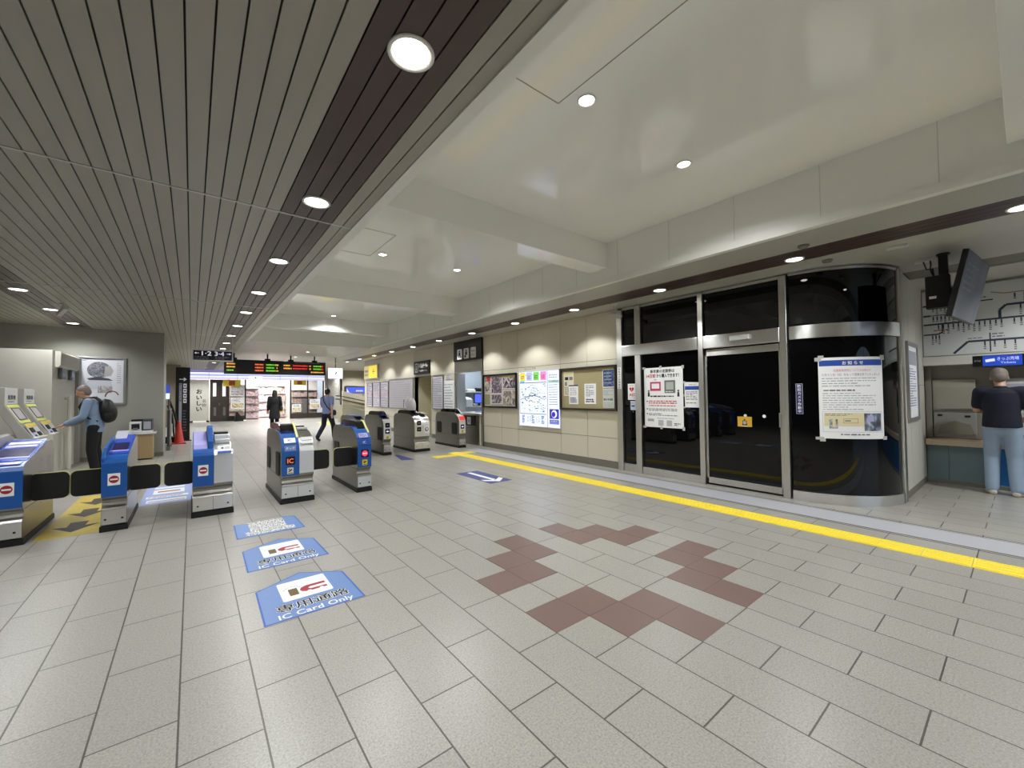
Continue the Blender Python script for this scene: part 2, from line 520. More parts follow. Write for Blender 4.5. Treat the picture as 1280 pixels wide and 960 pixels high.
# ------------------------------------------------------------------ right wall: beige cladding panels with open joints
def panels(mb, ys, zs, x=WX, g=.009, m=None):
    for a, b in zip(ys[:-1], ys[1:]):
        for c, d in zip(zs[:-1], zs[1:]):
            mb.box(x, x + .03, a + g / 2, b - g / 2, c + g / 2, d - g / 2, m or wall_beige)
mb = MB()
ZS = (.13, .58, 2.12, H)
mb.box(WX + .012, WX + .16, 4.86, 9.5, 0, H + .03, joint_dark)
panels(mb, (4.86, 5.66, 6.43, 7.94, 8.62, 9.48), ZS)
mb.box(WX + .012, WX + .16, 11.05, 12.66, 0, H + .03, joint_dark)
panels(mb, (11.06, 12.65), ZS)
mb.box(WX + .012, WX + .16, 12.66, 14.0, 2.12, H + .03, joint_dark)
panels(mb, (12.66, 14.0), (2.12, H))
mb.box(WX + .012, WX + .16, 14.0, 19.5, 0, H + .03, joint_dark)
panels(mb, (14.01, 15.8, 17.6, 19.49), ZS)
mb.box(WX + .01, 13, 19.4, 19.52, 0, H + .03, wall_beige)
struct(mb, 'wall_right')
mb = MB()
for a, b in ((4.86, 9.46), (11.05, 12.64), (14.0, 19.5)):
    mb.box(WX - .012, WX + .03, a, b, 0, .125, base_grey)
struct(mb, 'baseboard_right', .003)
# doorway recess in the right wall
mb = MB()
cream = M('cream_recess', S(222, 214, 184), .5)
mb.box(WX + .9, WX + 1.0, 12.5, 14.1, 0, 2.4, cream)
mb.box(WX + .03, WX + 1, 14.0, 14.1, 0, 2.4, cream); mb.box(WX + .03, WX + 1, 12.56, 12.66, 0, 2.4, cream)
mb.box(WX + .03, WX + 1, 12.5, 14.1, 2.12, 2.22, cream)
struct(mb, 'wall_recess')
mb = MB()
mb.box(WX + .84, WX + .9, 12.9, 13.78, 0, 2.05, M('cream_door', S(206, 198, 166), .45))
d = struct(mb, 'door_2')
h_ = MB(); h_.cyl((WX + .78, 13.0, 1.0), (WX + .78, 13.14, 1.0), .012, steel); h_.cyl((WX + .78, 13.0, 1.0), (WX + .84, 13.0, 1.0), .012, steel)
h_.build('door_handle', d)
c_ = MB(); c_.prism([(13.55, 2.1), (12.95, 2.1), (13.2, 1.86), (13.38, 1.82)], WX + .55, WX + .84, M('grey_green', S(146, 142, 118), .5)); c_.build('door_closer_cover', d)

# ------------------------------------------------------------------ dark glazed front
GX = 6.45
mb = MB()
mb.box(GX + .03, GX + .1, 2.0, 4.87, 0, H, black_matte)
struct(mb, 'wall_shop_backing')
def bay(name, y0, y1, lower, upper):
    mb = MB()
    mb.box(GX, GX + .012, y0, y1, *lower, black_glass)
    mb.box(GX, GX + .012, y0, y1, *upper, black_glass)
    return struct(mb, name)
ZT0, ZT1 = 2.15, 2.35
w1 = bay('window_1', 4.46, 4.745, (.14, ZT0), (ZT1, 3.03))
w2 = bay('window_2', 3.27, 4.34, (.12, ZT0), (ZT1, 3.03))
d1 = MB(); d1.box(GX, GX + .012, 2.11, 3.19, ZT1, 3.03, black_glass); d1 = struct(d1, 'window_4')
dd = MB(); dd.box(GX + .004, GX + .02, 2.14, 3.17, .12, 2.03, black_glass); dd = struct(dd, 'door_1')
def fr(parent, name, boxes, bevel=.004):
    m = MB()
    for b in boxes:
        m.box(*b, steel)
    return m.build(name, parent, bevel)
fr(w1, 'window_frame', [(GX - .05, GX + .02, 4.745, 4.865, 0, 3.04), (GX - .03, GX + .02, 4.46, 4.745, 0, .14), (GX - .03, GX + .02, 4.46, 4.745, 3.03, 3.07)])
fr(w2, 'window_frame', [(GX - .05, GX + .02, 4.34, 4.46, 0, 3.06), (GX - .03, GX + .02, 3.27, 4.34, 0, .12), (GX - .03, GX + .02, 3.27, 4.34, 3.03, 3.07)])
fr(d1, 'window_frame', [(GX - .05, GX + .02, 3.19, 3.27, 0, 3.06), (GX - .06, GX + .02, 2.02, 2.11, 0, 3.06), (GX - .03, GX + .02, 2.11, 3.19, 3.03, 3.07)])
fr(dd, 'door_frame', [(GX - .012, GX + .02, 2.115, 3.185, .03, .12), (GX - .012, GX + .02, 2.115, 3.185, 2.03, 2.13), (GX - .012, GX + .02, 3.15, 3.185, .03, 2.13), (GX - .012, GX + .02, 2.115, 2.14, .03, 2.13)])
m = MB(); m.box(GX - .03, GX, 2.122, 2.15, .96, 1.16, front_steel); m.build('pull_handle', dd, .004)
mb = MB()
mb.box(GX - .055, GX + .02, 3.275, 4.745, ZT0, ZT1, front_steel)
mb.box(GX - .055, GX + .02, 2.11, 3.19, ZT0, ZT1, front_steel)
struct(mb, 'trim_header', .01)
# rounded corner glazing: quarter cylinder
CC, CR = (7.36, 2.0), .975
A0, A1 = math.radians(181), math.radians(262)
def arc(mb, r0, r1, z0, z1, m, n=40, a0=A0, a1=A1, smooth=True):
    def ring(a):
        c, s_ = math.cos(a), math.sin(a)
        return [Vector((CC[0] + r * c, CC[1] + r * s_, z)) for r, z in ((r0, z0), (r1, z0), (r1, z1), (r0, z1))]
    rs = [ring(a0 + (a1 - a0) * k / n) for k in range(n + 1)]
    for i in range(4):
        j = (i + 1) % 4
        vs = [q[i] for q in rs] + [q[j] for q in rs]
        mb.add(vs, [(k, k + 1, n + 2 + k, n + 1 + k) for k in range(n)], m, smooth)
    mb.add(rs[0], [(0, 1, 2, 3)], m); mb.add(rs[-1], [(3, 2, 1, 0)], m)
mb = MB()
arc(mb, CR - .03, CR, .13, 2.16, black_glass)
arc(mb, CR - .03, CR, 2.335, 3.03, black_glass)
w3 = struct(mb, 'window_3')
m = MB(); arc(m, CR - .03, CR + .03, 2.16, 2.335, front_steel); m.build('header_band', w3)
m = MB(); arc(m, CR - .03, CR + .02, 0, .13, front_steel); m.build('bottom_rail', w3)
m = MB(); arc(m, CR - .03, CR + .015, 3.03, 3.06, steel); m.build('top_rail', w3)
m = MB(); m.box(7.27, 7.42, 1.0, 1.1, 0, 3.06, steel); m.build('corner_post', w3, .006)
mb = MB()
arc(mb, CR - .2, CR - .05, 0, H - .03, black_matte, 12, math.radians(184), math.radians(258))
mb.box(7.45, 9.55, 1.16, 1.3, 0, H + .02, black_matte)
struct(mb, 'wall_corner_core')
# side wall beyond the corner
mb = MB()
for x0, x1 in ((7.42, 8.0), (8.0, 8.65), (8.65, 9.3)):
    mb.box(x0 + .003, x1 - .003, 1.03, 1.16, .09, 1.535, wall_grey if 0 else booth_white)
    mb.box(x0 + .003, x1 - .003, 1.03, 1.16, 1.54, H, booth_white)
struct(mb, 'wall_side')
mb = MB(); mb.box(7.42, 9.3, 1.022, 1.1, 0, .09, base_grey); struct(mb, 'baseboard_side')

# ------------------------------------------------------------------ shell that closes the hall
mb = MB()
pts = [(-9, 0), (2.3, 0), (2.3, 1.3)] + [(5.6 - 3.3 * math.cos(PI * k / 20), 1.3 + 1.5 * math.sin(PI * k / 20)) for k in range(1, 20)] + [(8.9, 1.3), (8.9, 0), (9.8, 0), (9.8, 3.8), (-9, 3.8)]
mb.prism(pts, -8.2, -8.0, M('rear_wall', S(150, 146, 136), .6), 'y')
struct(mb, 'wall_rear')
mb = MB()
for x in (3.2, 4.1, 5.0, 5.9, 6.8, 7.7, 8.4):
    mb.box(x - .03, x + .03, -8.12, -8.06, 0, 1.3 + 1.5 * math.sqrt(max(0, 1 - ((x - 5.6) / 3.3) ** 2)), gate_steel)
for z in (.05, 1.3, 2.1):
    mb.box(2.3, 8.9, -8.11, -8.07, z - .03, z + .03, gate_steel) if z < 2 else mb.box(2.85, 8.35, -8.11, -8.07, z - .03, z + .03, gate_steel)
struct(mb, 'window_9')
mb = MB(); mb.box(-9.15, -9, -8, 36, 0, 3.8, M('left_wall', S(128, 124, 114), .6)); struct(mb, 'wall_left')
mb = MB(); mb.box(9.3, 9.5, -8, 1.03, 1.98, H + .05, wall_grey); mb.box(9.5, 9.6, -8, 1.16, 0, H + .05, M('ticket_wall', S(142, 138, 128), .5)); struct(mb, 'wall_ticket')
mb = MB(); mb.box(12.9, 13, 19.5, 36, 0, H, wall_grey); struct(mb, 'wall_far_right')
mb = MB(); mb.box(-9, -.45, 26, 26.15, 0, H, M('far_left_wall', S(132, 124, 106), .6)); struct(mb, 'wall_far_left')
mb = MB()
mb.box(-5.5, -.56, 13.45, 13.6, 0, H + .01, wall_grey); mb.box(-.68, -.56, 13.6, 14.6, 0, H + .01, wall_grey)
struct(mb, 'wall_left_front')
mb = MB(); mb.box(-5.5, -.55, 13.43, 13.45, 0, .1, base_grey); struct(mb, 'baseboard_left')
# ------------------------------------------------------------------ ticket gates
GL = 1.38
def gate_profile(L=GL, slope=False):
    if slope:
        return [(0.03, .06), (0.0, .075), (0, .235), (.012, .255), (.045, .275), (.055, .305), (.045, .335), (.012, .365), (0, .395), (0, .74),
                (.02, .775), (.06, .797), (.30, .848), (.60, .911), (.85, .964), (L - .12, .967), (L - .03, .93), (L, .84), (L, .06)]
    return [(0.03, .06), (0.0, .075), (0, .235), (.012, .255), (.045, .275), (.055, .305), (.045, .335), (.012, .365), (0, .395), (0, .70),
            (.012, .76), (.045, .82), (.10, .872), (.18, .915), (.28, .948), (.40, .965), (L - .22, .965), (L - .1, .945), (L - .03, .89), (L, .80), (L, .06)]
def strip_on_front(mb, x0, x1, z0, ymax, off, m, L=GL, z1=None, slope=False):
    """a cover plate that follows the front profile from height z0 up over the nose to depth ymax"""
    pr = [p for p in gate_profile(L, slope)[8:-3] if p[0] <= ymax + 1e-6]
    pts = [(0.0, z0)] + [p for p in pr if p[1] > z0]
    if z1 is not None:
        pts = [p for p in pts if p[1] <= z1] + [(0.0, z1)]
    vs, fs = [], []
    n = len(pts)
    for i, (y, z) in enumerate(pts):
        a = Vector(pts[max(0, i - 1)]); b = Vector(pts[min(n - 1, i + 1)])
        t = (b - a).normalized(); nn = Vector((-t.y, t.x))
        q = Vector((y, z)) + nn * off
        vs += [(x0, q.x, q.y), (x1, q.x, q.y), (x0, y, z), (x1, y, z)]
    for i in range(n - 1):
        k = 4 * i
        fs += [(k, k + 1, k + 5, k + 4), (k, k + 4, k + 6, k + 2), (k + 1, k + 3, k + 7, k + 5)]
    fs += [(0, 2, 3, 1), (4 * n - 4, 4 * n - 3, 4 * n - 1, 4 * n - 2)]
    mb.add(vs, fs, m)
def gate(name, label, x, y, w, cover=None, cover_x=None, flaps=(), sign='none', canopy=None, lowblock=False, recess=(), L=GL, group='ticket gates', slope=False):
    t = thing(name, label, 'ticket gate', (x, y, 0), 0, group)
    m = MB(); m.prism(gate_profile(L, slope), 0, w, gate_steel); m.build('body', t, .004)
    m = MB(); m.box(-.012, w + .012, .0, L + .012, 0, .062, black_matte); m.build('plinth', t, .004)
    # front kick plate, chrome waist
    m = MB()
    n = 1 if w < .3 else 2
    for k in range(n):
        a, b = w * k / n, w * (k + 1) / n
        m.box(a + .003, b - .003, -.006, .002, .08, .232, front_steel)
        P = FP(0, -.007, 0)
        for u in ((a + .035, b - .035) if n == 1 else ((a + .05,) if k == 0 else (b - .05,))):
            m.disc(P, u, .135, .011, 0, M('bolt_dark', S(60, 60, 62), .4, .6), 12)
    m.build('kick_plate', t)
    cx0, cx1 = cover_x or (0, w)
    if cover is None or cx1 < w - .05:
        m = MB(); strip_on_front(m, .002 if cover is None else cx1 + .003, w - .002, .395, .10, .004, front_steel if w > .3 else gate_white, L, None, slope)
        m.build('front_plate', t)
    if cover is not None:
        m = MB(); strip_on_front(m, cx0, cx1, .375, .86 if slope else .42, .008, cover, L, None, slope)
        m.build('front_cover', t)
    # flaps
    for side, yy in flaps:
        m = MB()
        x0, x1 = (w - .02, w + .275) if side > 0 else (-.275, .02)
        P = FP(0, yy, 0)
        m.rrect(P, x0, x1, .375, .665, .05, -.012, .0, pale_yellow)
        m.rrect(P, x0 + .006, x1 - .006, .378, .658, .048, 0, .018, black_matte)
        m.rrect(P, x0 + .006, x1 - .006, .378, .658, .048, -.03, -.012, black_matte)
        m.build('flap', t)
    for side, y0, y1 in recess:
        m = MB()
        P = Plane((-.003, 0, 0), (0, -1, 0), (0, 0, 1)) if side < 0 else Plane((w + .003, 0, 0), (0, 1, 0), (0, 0, 1))
        a, b = (-y1, -y0) if side < 0 else (y0, y1)
        m.rrect(P, a, b, .36, .68, .04, 0, .008, black_matte)
        m.build('flap_slot', t)
    # side seams and sensors
    m = MB()
    for sd, xx in ((-1, -.0015), (1, w + .0015)):
        m.box(min(xx, xx - sd * .002), max(xx, xx - sd * .002), .06, L - .05, .345, .350, dark_line)
        for yy, zz in ((.62, .78), (.95, .78), (.62, .30), (.95, .44)):
            P = Plane((xx, 0, 0), (0, -sd * -1, 0), (0, 0, 1)) if sd > 0 else Plane((xx, 0, 0), (0, -1, 0), (0, 0, 1))
            m.disc(P, yy if sd > 0 else -yy, zz, .012, .001, black_plastic, 10)
    m.build('sensor_strip', t)
    if canopy:
        a, b, m_c = canopy
        m = MB()
        pr = [(.20, .90), (.235, .955), (.28, 1.0), (.35, 1.045), (.44, 1.06), (L - .42, 1.06), (L - .3, 1.045), (L - .25, 1.0), (L - .24, .955)]
        m.prism(pr, a, b, m_c); m.build('top_cover', t, .012)
    return t
def no_entry(t, u, z, w_=.10, h_=.13):
    m = MB(); P = FP(0, -.0095, 0)
    m.obox(P, u - w_ / 2, u + w_ / 2, z - h_ / 2, z + h_ / 2, -.003, 0, white_ink)
    m.disc(P, u, z, .041, .001, crimson, 28)
    m.rect(P, u - .031, u + .031, z - .0085, z + .0085, .002, white_ink)
    m.build('no_entry_sticker', t)
def top_panels(t, x0, x1, y0=.30, y1=1.1, m0=purple_dark, cards=True):
    m = MB(); m.box(x0, x1, y0, y1, .962, .972, M('gate_top_blue', S(70, 92, 190), .22))
    m.box(x0 + .015, x1 - .015, y0 + .12, y0 + .42, .972, .976, m0)
    if cards:
        m.box(x0 + .02, x1 - .02, y0 + .50, y0 + .62, .972, .976, lilac)
        m.box(x0 + .02, x1 - .02, y0 + .66, y0 + .74, .972, .976, lilac)
    m.build('top_panel', t)
def slope_panels(t, x0, x1, cards=True):
    m = MB(); P = Plane((0, .06, .797), (1, 0, 0), (0, .978, .207))
    m.obox(P, x0, x1, .10, .86, .006, .014, M('gate_top_blue', S(56, 84, 190), .22))
    m.obox(P, x0 + .015, x1 - .015, .22, .50, .014, .018, purple_dark)
    m.obox(P, x0, x1, .17, .205, .014, .02, lilac)
    if cards:
        m.obox(P, x0 + .02, x1 - .02, .54, .62, .014, .022, lilac); m.obox(P, x0 + .02, x1 - .02, .66, .74, .014, .022, white_ink)
        m.obox(P, x0 + .02, x1 - .02, -.02, .04, .008, .016, lilac)
    m.build('top_panel', t)
def white_arrow(m, P, cx, cy, s, w, mat):
    # arrow head with a shaft, drawn as two convex pieces
    m.poly(P, [(cx - s, cy), (cx, cy - .8 * s), (cx, cy + .8 * s)], w, mat)
    m.rect(P, cx - .1 * s, cx + s, cy - .28 * s, cy + .28 * s, w, mat)
led_white = E('led_white', S(214, 214, 255), 1.0)
led_red = E('led_red', S(235, 50, 40), 1.0)
led_pink = E('led_pink', S(250, 60, 100), 1.1)
led_orange = E('led_orange', S(240, 110, 70), 1.0)
led_green = E('led_green', S(120, 215, 50), .9)
led_amber = E('led_amber', S(245, 175, 70), 1.0)
led_blue = E('led_blue', S(60, 90, 240), .9)
def sign_plate(t, u, z, kind):
    """small square display on the front of a gate"""
    m = MB(); P = FP(0, -.010, 0)
    m.rrect(P, u - .056, u + .056, z - .056, z + .056, .012, -.004, 0, black_shine)
    if kind == 'arrow':
        white_arrow(m, P, u, z, .038, .001, led_white)
    elif kind == 'ic':
        m.text(P, 'IC', u, z, .085, .001, led_orange, bold=.02)
    elif kind == 'stop':
        m.disc(P, u, z, .043, .001, led_pink, 28)
        m.rect(P, u - .032, u + .032, z - .009, z + .009, .002, white_ink)
    elif kind == 'off':
        white_arrow(m, P, u, z, .032, .001, ink_grey)
    m.build('display', t)
def small_sticker(t, u, z, base, w_=.075, h_=.085):
    m = MB(); P = FP(0, -.0095, 0)
    m.obox(P, u - w_ / 2, u + w_ / 2, z - h_ / 2, z + h_ / 2, -.003, 0, base)
    m.poly(P, [(u - .026, z - .006), (u - .012, z - .016), (u + .026, z + .012), (u + .012, z + .024)], .001, ink)
    m.disc(P, u - .014, z + .02, .009, .001, ink, 12)
    m.rect(P, u - .028, u + .028, z - .034, z - .026, .001, ink)
    m.build('warning_sticker', t)
def reader(t, x0, x1):
    """sloping card reader with an oval lit ring and two plates below it"""
    m = MB()
    pr = [(.20, .915), (.235, .955), (.30, .975), (.46, .985), (.46, .96), (.28, .94)]
    m.prism([(a, b + .004) for a, b in pr], x0, x1, purple_dark)
    P = Plane(((x0 + x1) / 2, .265, .971), (1, 0, 0), (0, .955, .294))
    m.disc(P, 0, 0.02, .058, .004, led_blue, 26, .04); m.disc(P, 0, .02, .044, .005, lilac, 26, .026)
    m.build('card_reader', t)
    m = MB(); P = Plane(((x0 + x1) / 2, .055, .846), (1, 0, 0), (0, .70, .714))
    m.obox(P, -.07, .07, -.04, .045, 0, .006, white_ink)
    m.text(P, 'IC', 0, .005, .05, .007, blue_ink, bold=.02)
    P = Plane(((x0 + x1) / 2, .008, .755), (1, 0, 0), (0, .2, .98))
    m.obox(P, -.07, .07, -.045, .03, .004, .009, sticker_blue)
    m.text(P, 'タッチ', 0, -.008, .04, .0095, white_ink, bold=.01)
    m.build('touch_plate', t)
def rim(t, x0, x1, m_=pale_yellow):
    """pale strip that runs down the nose beside the dark cover"""
    m = MB()
    pr = [(.10, .885), (.15, .925), (.22, .965), (.29, 1.01), (.36, 1.052), (.45, 1.068), (.45, 1.05), (.36, 1.03), (.3, .98), (.16, .9)]
    m.prism(pr, x0, x1, m_); m.build('edge_strip', t)

g1 = gate('ticket_gate', 'blue ticket gate at the left edge with a grey housing, cut by the frame', -1.76, 6.24, .44, gate_blue, (.02, .44), [(1, .30)], slope=True, L=1.15)
no_entry(g1, .335, .565); slope_panels(g1, .16, .43)
m = MB(); m.prism([(.06, .90), (.18, .95), (.55, 1.04), (.95, 1.05), (1.2, .97), (1.2, .94), (.06, .88)], .0, .14, M('housing_grey', S(150, 148, 156), .3)); m.build('housing', g1, .01)
m = MB(); m.box(.05, .10, .5, .72, 1.03, 1.045, black_plastic); m.build('ticket_slot', g1)

g2 = gate('ticket_gate', 'narrow all-blue ticket gate with a no-entry sticker and flaps on both sides', -.765, 6.24, .205, gate_blue, (0, .205), [(1, .28), (-1, .28)], slope=True, L=1.1)
no_entry(g2, .10, .565); slope_panels(g2, .035, .195, False)
m = MB(); m.prism([(.0, .72), (.0, .80), (.05, .86), (.12, .90), (.75, .985), (.8, .97), (.8, .9)], -.004, .026, gate_blue); m.build('side_fin', g2, .006)
m = MB(); m.prism([(.66, .930), (.98, 1.035), (1.0, 1.03), (1.0, .960)], .02, .13, M('clear_lid', S(190, 192, 206), .15)); m.build('lid', g2)

g3 = gate('ticket_gate', 'half blue, half steel ticket gate with a no-entry sticker, third from the left', .015, 6.24, .40, gate_blue, (0, .205), [(-1, .28)], slope=True, L=1.15)
no_entry(g3, .10, .565)
m = MB(); m.prism([(.10, .80), (.12, .90), (.34, 1.06), (.42, 1.085), (.9, 1.05), (1.05, .97), (1.05, .9)], .150, .202, gate_blue); m.build('divider_fin', g3, .006)
m = MB(); m.prism([(.10, .80), (.14, .865), (.22, .895), (.8, .985), (.85, .97), (.85, .9)], .005, .145, lilac); m.build('top_block', g3, .006)
m = MB()
P = Plane((.31, .03, .80), (1, 0, 0), (0, .6, .8))
m.obox(P, -.07, .07, -.06, .05, 0, .008, white_ink); m.rect(P, -.07, .07, -.06, -.03, .009, blue_ink); m.disc(P, -.02, .015, .014, .009, blue_ink, 12); m.lines(P, .005, .06, .03, 0, 3, .009, ink_grey, 3)
m.build('notice_plate', g3)
m = MB()
for k in range(3):
    zz = .797 + .211 * (.34 + .17 * k - .06); m = MB(); m.box(.225, .385, .34 + .17 * k, .44 + .17 * k, zz - .03, zz + .045 + .012 * (k % 2), white_ink if k < 2 else black_plastic); m.build('ticket_slot', g3, .006)

g4 = gate('ticket_gate', 'wide steel ticket gate with a lit red IC display on its blue front', .955, 6.24, .40, gate_blue, (0, .215), [(1, .28)],
          canopy=(.02, .20, black_shine), recess=((-1, .14, .42), (-1, .98, 1.25)))
sign_plate(g4, .105, .58, 'ic'); small_sticker(g4, .105, .445, paper_cream); reader(g4, .02, .19); rim(g4, .195, .222)
m = MB()
for k in range(3):
    m = MB(); m.box(.245, .385, .36 + .18 * k, .46 + .18 * k, .963, 1.0 + .012 * (k % 2), (gate_white, black_plastic, gate_white)[k]); m.build('ticket_slot', g4, .006)
m = MB(); P = Plane((.315, .045, .838), (1, 0, 0), (0, .68, .73))
m.obox(P, -.07, .07, -.06, .055, 0, .01, gate_white); m.rect(P, -.065, .065, -.01, .0, .011, ink_grey)
m.build('notice_plate', g4)

g5 = gate('ticket_gate', 'narrow steel ticket gate with a lit round pink stop sign on its blue front', 1.965, 6.26, .205, gate_blue, (.0, .205), [(-1, .28)],
          canopy=(.07, .19, black_shine), recess=((-1, .98, 1.25),))
sign_plate(g5, .105, .58, 'stop'); small_sticker(g5, .105, .445, sign_yellow); rim(g5, .185, .21)
m = MB()
P = Plane((.10, .055, .846), (1, 0, 0), (0, .70, .714)); m.obox(P, -.065, .065, -.04, .045, 0, .006, lilac); m.lines(P, -.055, .055, .035, -.03, 4, .007, navy_ink, 8)
P = Plane((.10, .004, .755), (1, 0, 0), (0, .2, .98)); m.obox(P, -.065, .065, -.045, .03, .006, .011, blue_ink); m.text(P, 'IC', 0, -.006, .05, .012, white_ink)
m.build('touch_plate', g5)
top_panels(g5, .005, .065, .3, 1.0, purple_dark, False)

gx = gate('ticket_gate', 'steel ticket gate in the far row, half hidden behind the pink-sign gate', 3.05, 9.75, .2, None, None, (), canopy=None)
top_panels(gx, .02, .18, .12, 1.0)
g6 = gate('ticket_gate', 'far-row steel ticket gate with a white arrow display above a yellow sticker', 3.655, 9.68, .19, None, None, (), canopy=(.02, .17, black_shine), recess=((-1, .10, .40),))
sign_plate(g6, .095, .58, 'arrow'); small_sticker(g6, .095, .43, sign_yellow); sign_plate(g6, .095, .73, 'off')
top_panels(g6, .01, .18, .12, .5, purple_dark, False)
g7 = gate('ticket_gate', 'wide steel ticket gate with a dark display, under the white plastic bag', 4.47, 9.70, .42, None, None, (), canopy=(.02, .22, black_shine))
sign_plate(g7, .12, .58, 'off'); sign_plate(g7, .12, .74, 'off')
m = MB(); P = FP(0, -.012, 0)
m.obox(P, .25, .41, .46, .68, -.004, 0, white_ink); m.disc(P, .33, .57, .05, .001, navy_ink, 20); m.disc(P, .335, .575, .03, .002, white_ink, 20)
m.build('notice_plate', g7); m = MB(); m.box(.25, .41, .15, .6, .963, .99, gate_white); m.build('ticket_slot', g7)
g8 = gate('ticket_gate', 'narrow steel ticket gate beside the staff window with a red lit top', 5.76, 9.66, .2, None, None, (), canopy=(.04, .17, black_shine), recess=((-1, .12, .40), (-1, 1.0, 1.27)))
sign_plate(g8, .1, .58, 'arrow'); small_sticker(g8, .1, .45, sign_yellow); rim(g8, .17, .195, gate_white)
m = MB(); P = Plane((.1, .03, .80), (1, 0, 0), (0, .6, .8)); m.obox(P, -.08, .08, -.05, .06, 0, .03, led_red); m.build('alarm_lamp', g8, .01)
# plastic bag and wire handle on the wide far gate
b_ = thing('plastic_bag', 'crumpled white plastic bag on top of the wide steel gate in the far row', 'bag', (4.56, 10.0, 1.062))
m = MB()
R_ = random.Random(5)
rings = []
for k, (z, r) in enumerate(((0, .16), (.06, .18), (.14, .17), (.22, .15), (.28, .12), (.31, .05))):
    rings.append([Vector((r * .62 * math.cos(2 * PI * i / 18) * R_.uniform(.86, 1.12), .12 + r * 1.15 * math.sin(2 * PI * i / 18) * R_.uniform(.86, 1.12), z + (R_.uniform(-.02, .02) if k else 0))) for i in range(18)])
m.ring_loft(rings, M('white_plastic', S(226, 222, 226), .35, 0, .05, 20)); m.build('bag_body', b_)
m = MB(); m.tube([(-.06, .30, .1), (-.07, .34, .2), (-.07, .38, .27), (-.07, .43, .27), (-.06, .46, .16), (-.06, .44, .06)], .008, M('bag_handle', S(120, 116, 116), .5), 8); m.build('handle', b_)

# ------------------------------------------------------------------ floor stickers
def ic_sticker(label, y0, worn=False):
    x = .37
    m = MB()
    P = GP(x, y0)
    if not worn:
        m.slab(P, [(0, 0), (.635, 0), (.625, .545), (.335, .745), (.01, .565)], 0, .0014, sticker_edge)
        m.poly(P, [(.012, .012), (.621, .012), (.613, .538), (.335, .729), (.021, .557)], .0017, sticker_blue)
        m.rrect(P, .15, .485, .265, .60, .018, .0017, .0021, white_ink)
        m.rect(P, .205, .265, .335, .455, .0025, brown_ink)
        for k in range(7):
            a = PI * (.18 + .64 * k / 6)
            u, v = .235 + .062 * math.cos(a), .42 + .075 * math.sin(a)
            m.rect(P, u - .008, u + .008, v - .003, v + .003, .0025, brown_ink)
        m.poly(P, [(.278, .40), (.29, .432), (.325, .455), (.46, .455), (.46, .418), (.35, .418), (.335, .40)], .0025, crimson)
        m.poly(P, [(.278, .40), (.335, .40), (.35, .378), (.46, .378), (.46, .345), (.325, .345), (.29, .365)], .0025, crimson)
        for u in (.335, .42):
            m.disc(P, u, .345, .016, .0028, white_ink, 14)
        m.text(P, '専用通路', .325, .168, .118, .0021, white_ink, bold=.05)
        m.text(P, '専用通路', .325, .168, .118, .0030, ink, bold=.013)
        m.text(P, 'IC Card Only', .325, .055, .095, .0026, white_ink, width=.47, bold=.012)
    else:
        m.slab(P, [(0, 0), (.635, 0), (.625, .545), (.50, .60), (.44, .50), (.20, .47), (.10, .56), (.01, .565)], 0, .0014, sticker_edge)
        m.poly(P, [(.012, .012), (.621, .012), (.613, .538), (.50, .585), (.44, .485), (.20, .455), (.10, .545), (.021, .557)], .0017, sticker_blue)
        m.rect(P, .14, .49, .16, .56, .0021, worn_white)
        m.rect(P, .09, .55, .05, .18, .0023, worn_white)
    o = m.build('floor_sticker'); tag(o, label, 'floor sticker', 'blue floor stickers in front of the gates')
ic_sticker('nearest blue floor sticker reading IC Card Only', 3.02)
ic_sticker('middle blue floor sticker reading IC Card Only, between nearest and worn ones', 4.03)
ic_sticker('worn blue floor sticker with its white print rubbed off', 5.03, True)
m = MB(); P = GP(3.84, 5.46)
m.slab(P, [(0, 0), (.45, 0), (.45, 1.1), (0, 1.1)], 0, .0014, navy_sticker)
m.rect(P, .185, .265, .2, 1.02, .002, white_ink)
for sgn in (-1, 1):
    m.poly(P, [(.225, .05), (.225, .17), (.225 + sgn * .19, .34), (.225 + sgn * .19, .22)], .002, white_ink)
tag(m.build('floor_sticker'), 'navy floor sticker with a white arrow, beside the yellow tactile strip', 'floor sticker')
m = MB(); P = GP(0, 0)
m.slab(P, [(3.70, 8.72), (3.98, 8.62), (3.98, 9.55), (3.90, 9.62)], 0, .0014, navy_sticker)
tag(m.build('floor_sticker'), 'navy wedge-shaped floor sticker beside the white-arrow gate in the far row', 'floor sticker')
m = MB(); P = GP(-1.27, 6.30)
yl = M('worn_yellow', S(204, 178, 60), .5, 0, .18, 6)
m.slab(P, [(0, 0), (.49, 0), (.49, 2.4), (0, 2.4)], 0, .0014, yl)
dk = M('arrow_dark', S(58, 48, 38), .6)
for k in range(3):
    y = .18 + .72 * k
    m.poly(P, [(.245, y), (.44, y + .30), (.32, y + .27), (.17, y + .27), (.05, y + .30)], .002, dk)
    m.rect(P, .17, .32, y + .27, y + .48, .002, dk)
tag(m.build('floor_sticker'), 'yellow floor sticker with dark arrows between the two leftmost gates', 'floor sticker')
m = MB(); P = GP(-.55, 7.42)
m.slab(P, [(0, 0), (.56, 0), (.56, 1.45), (0, 1.45)], 0, .0014, M('pale_blue_sticker', S(158, 172, 222), .45, 0, .06, 10))
m.rect(P, .06, .5, .1, .3, .002, white_ink); m.rect(P, .08, .48, .15, .19, .0024, M('pale_ink', S(140, 150, 170), .6))
m.rect(P, .04, .52, .42, .56, .002, white_ink); m.lines(P, .06, .5, .55, .44, 2, .0024, ink_grey, 9)
m.rrect(P, .1, .47, .72, 1.08, .02, .0015, .002, white_ink); m.rect(P, .15, .42, .86, .94, .0024, crimson); m.rect(P, .1, .47, 1.18, 1.3, .002, white_ink)
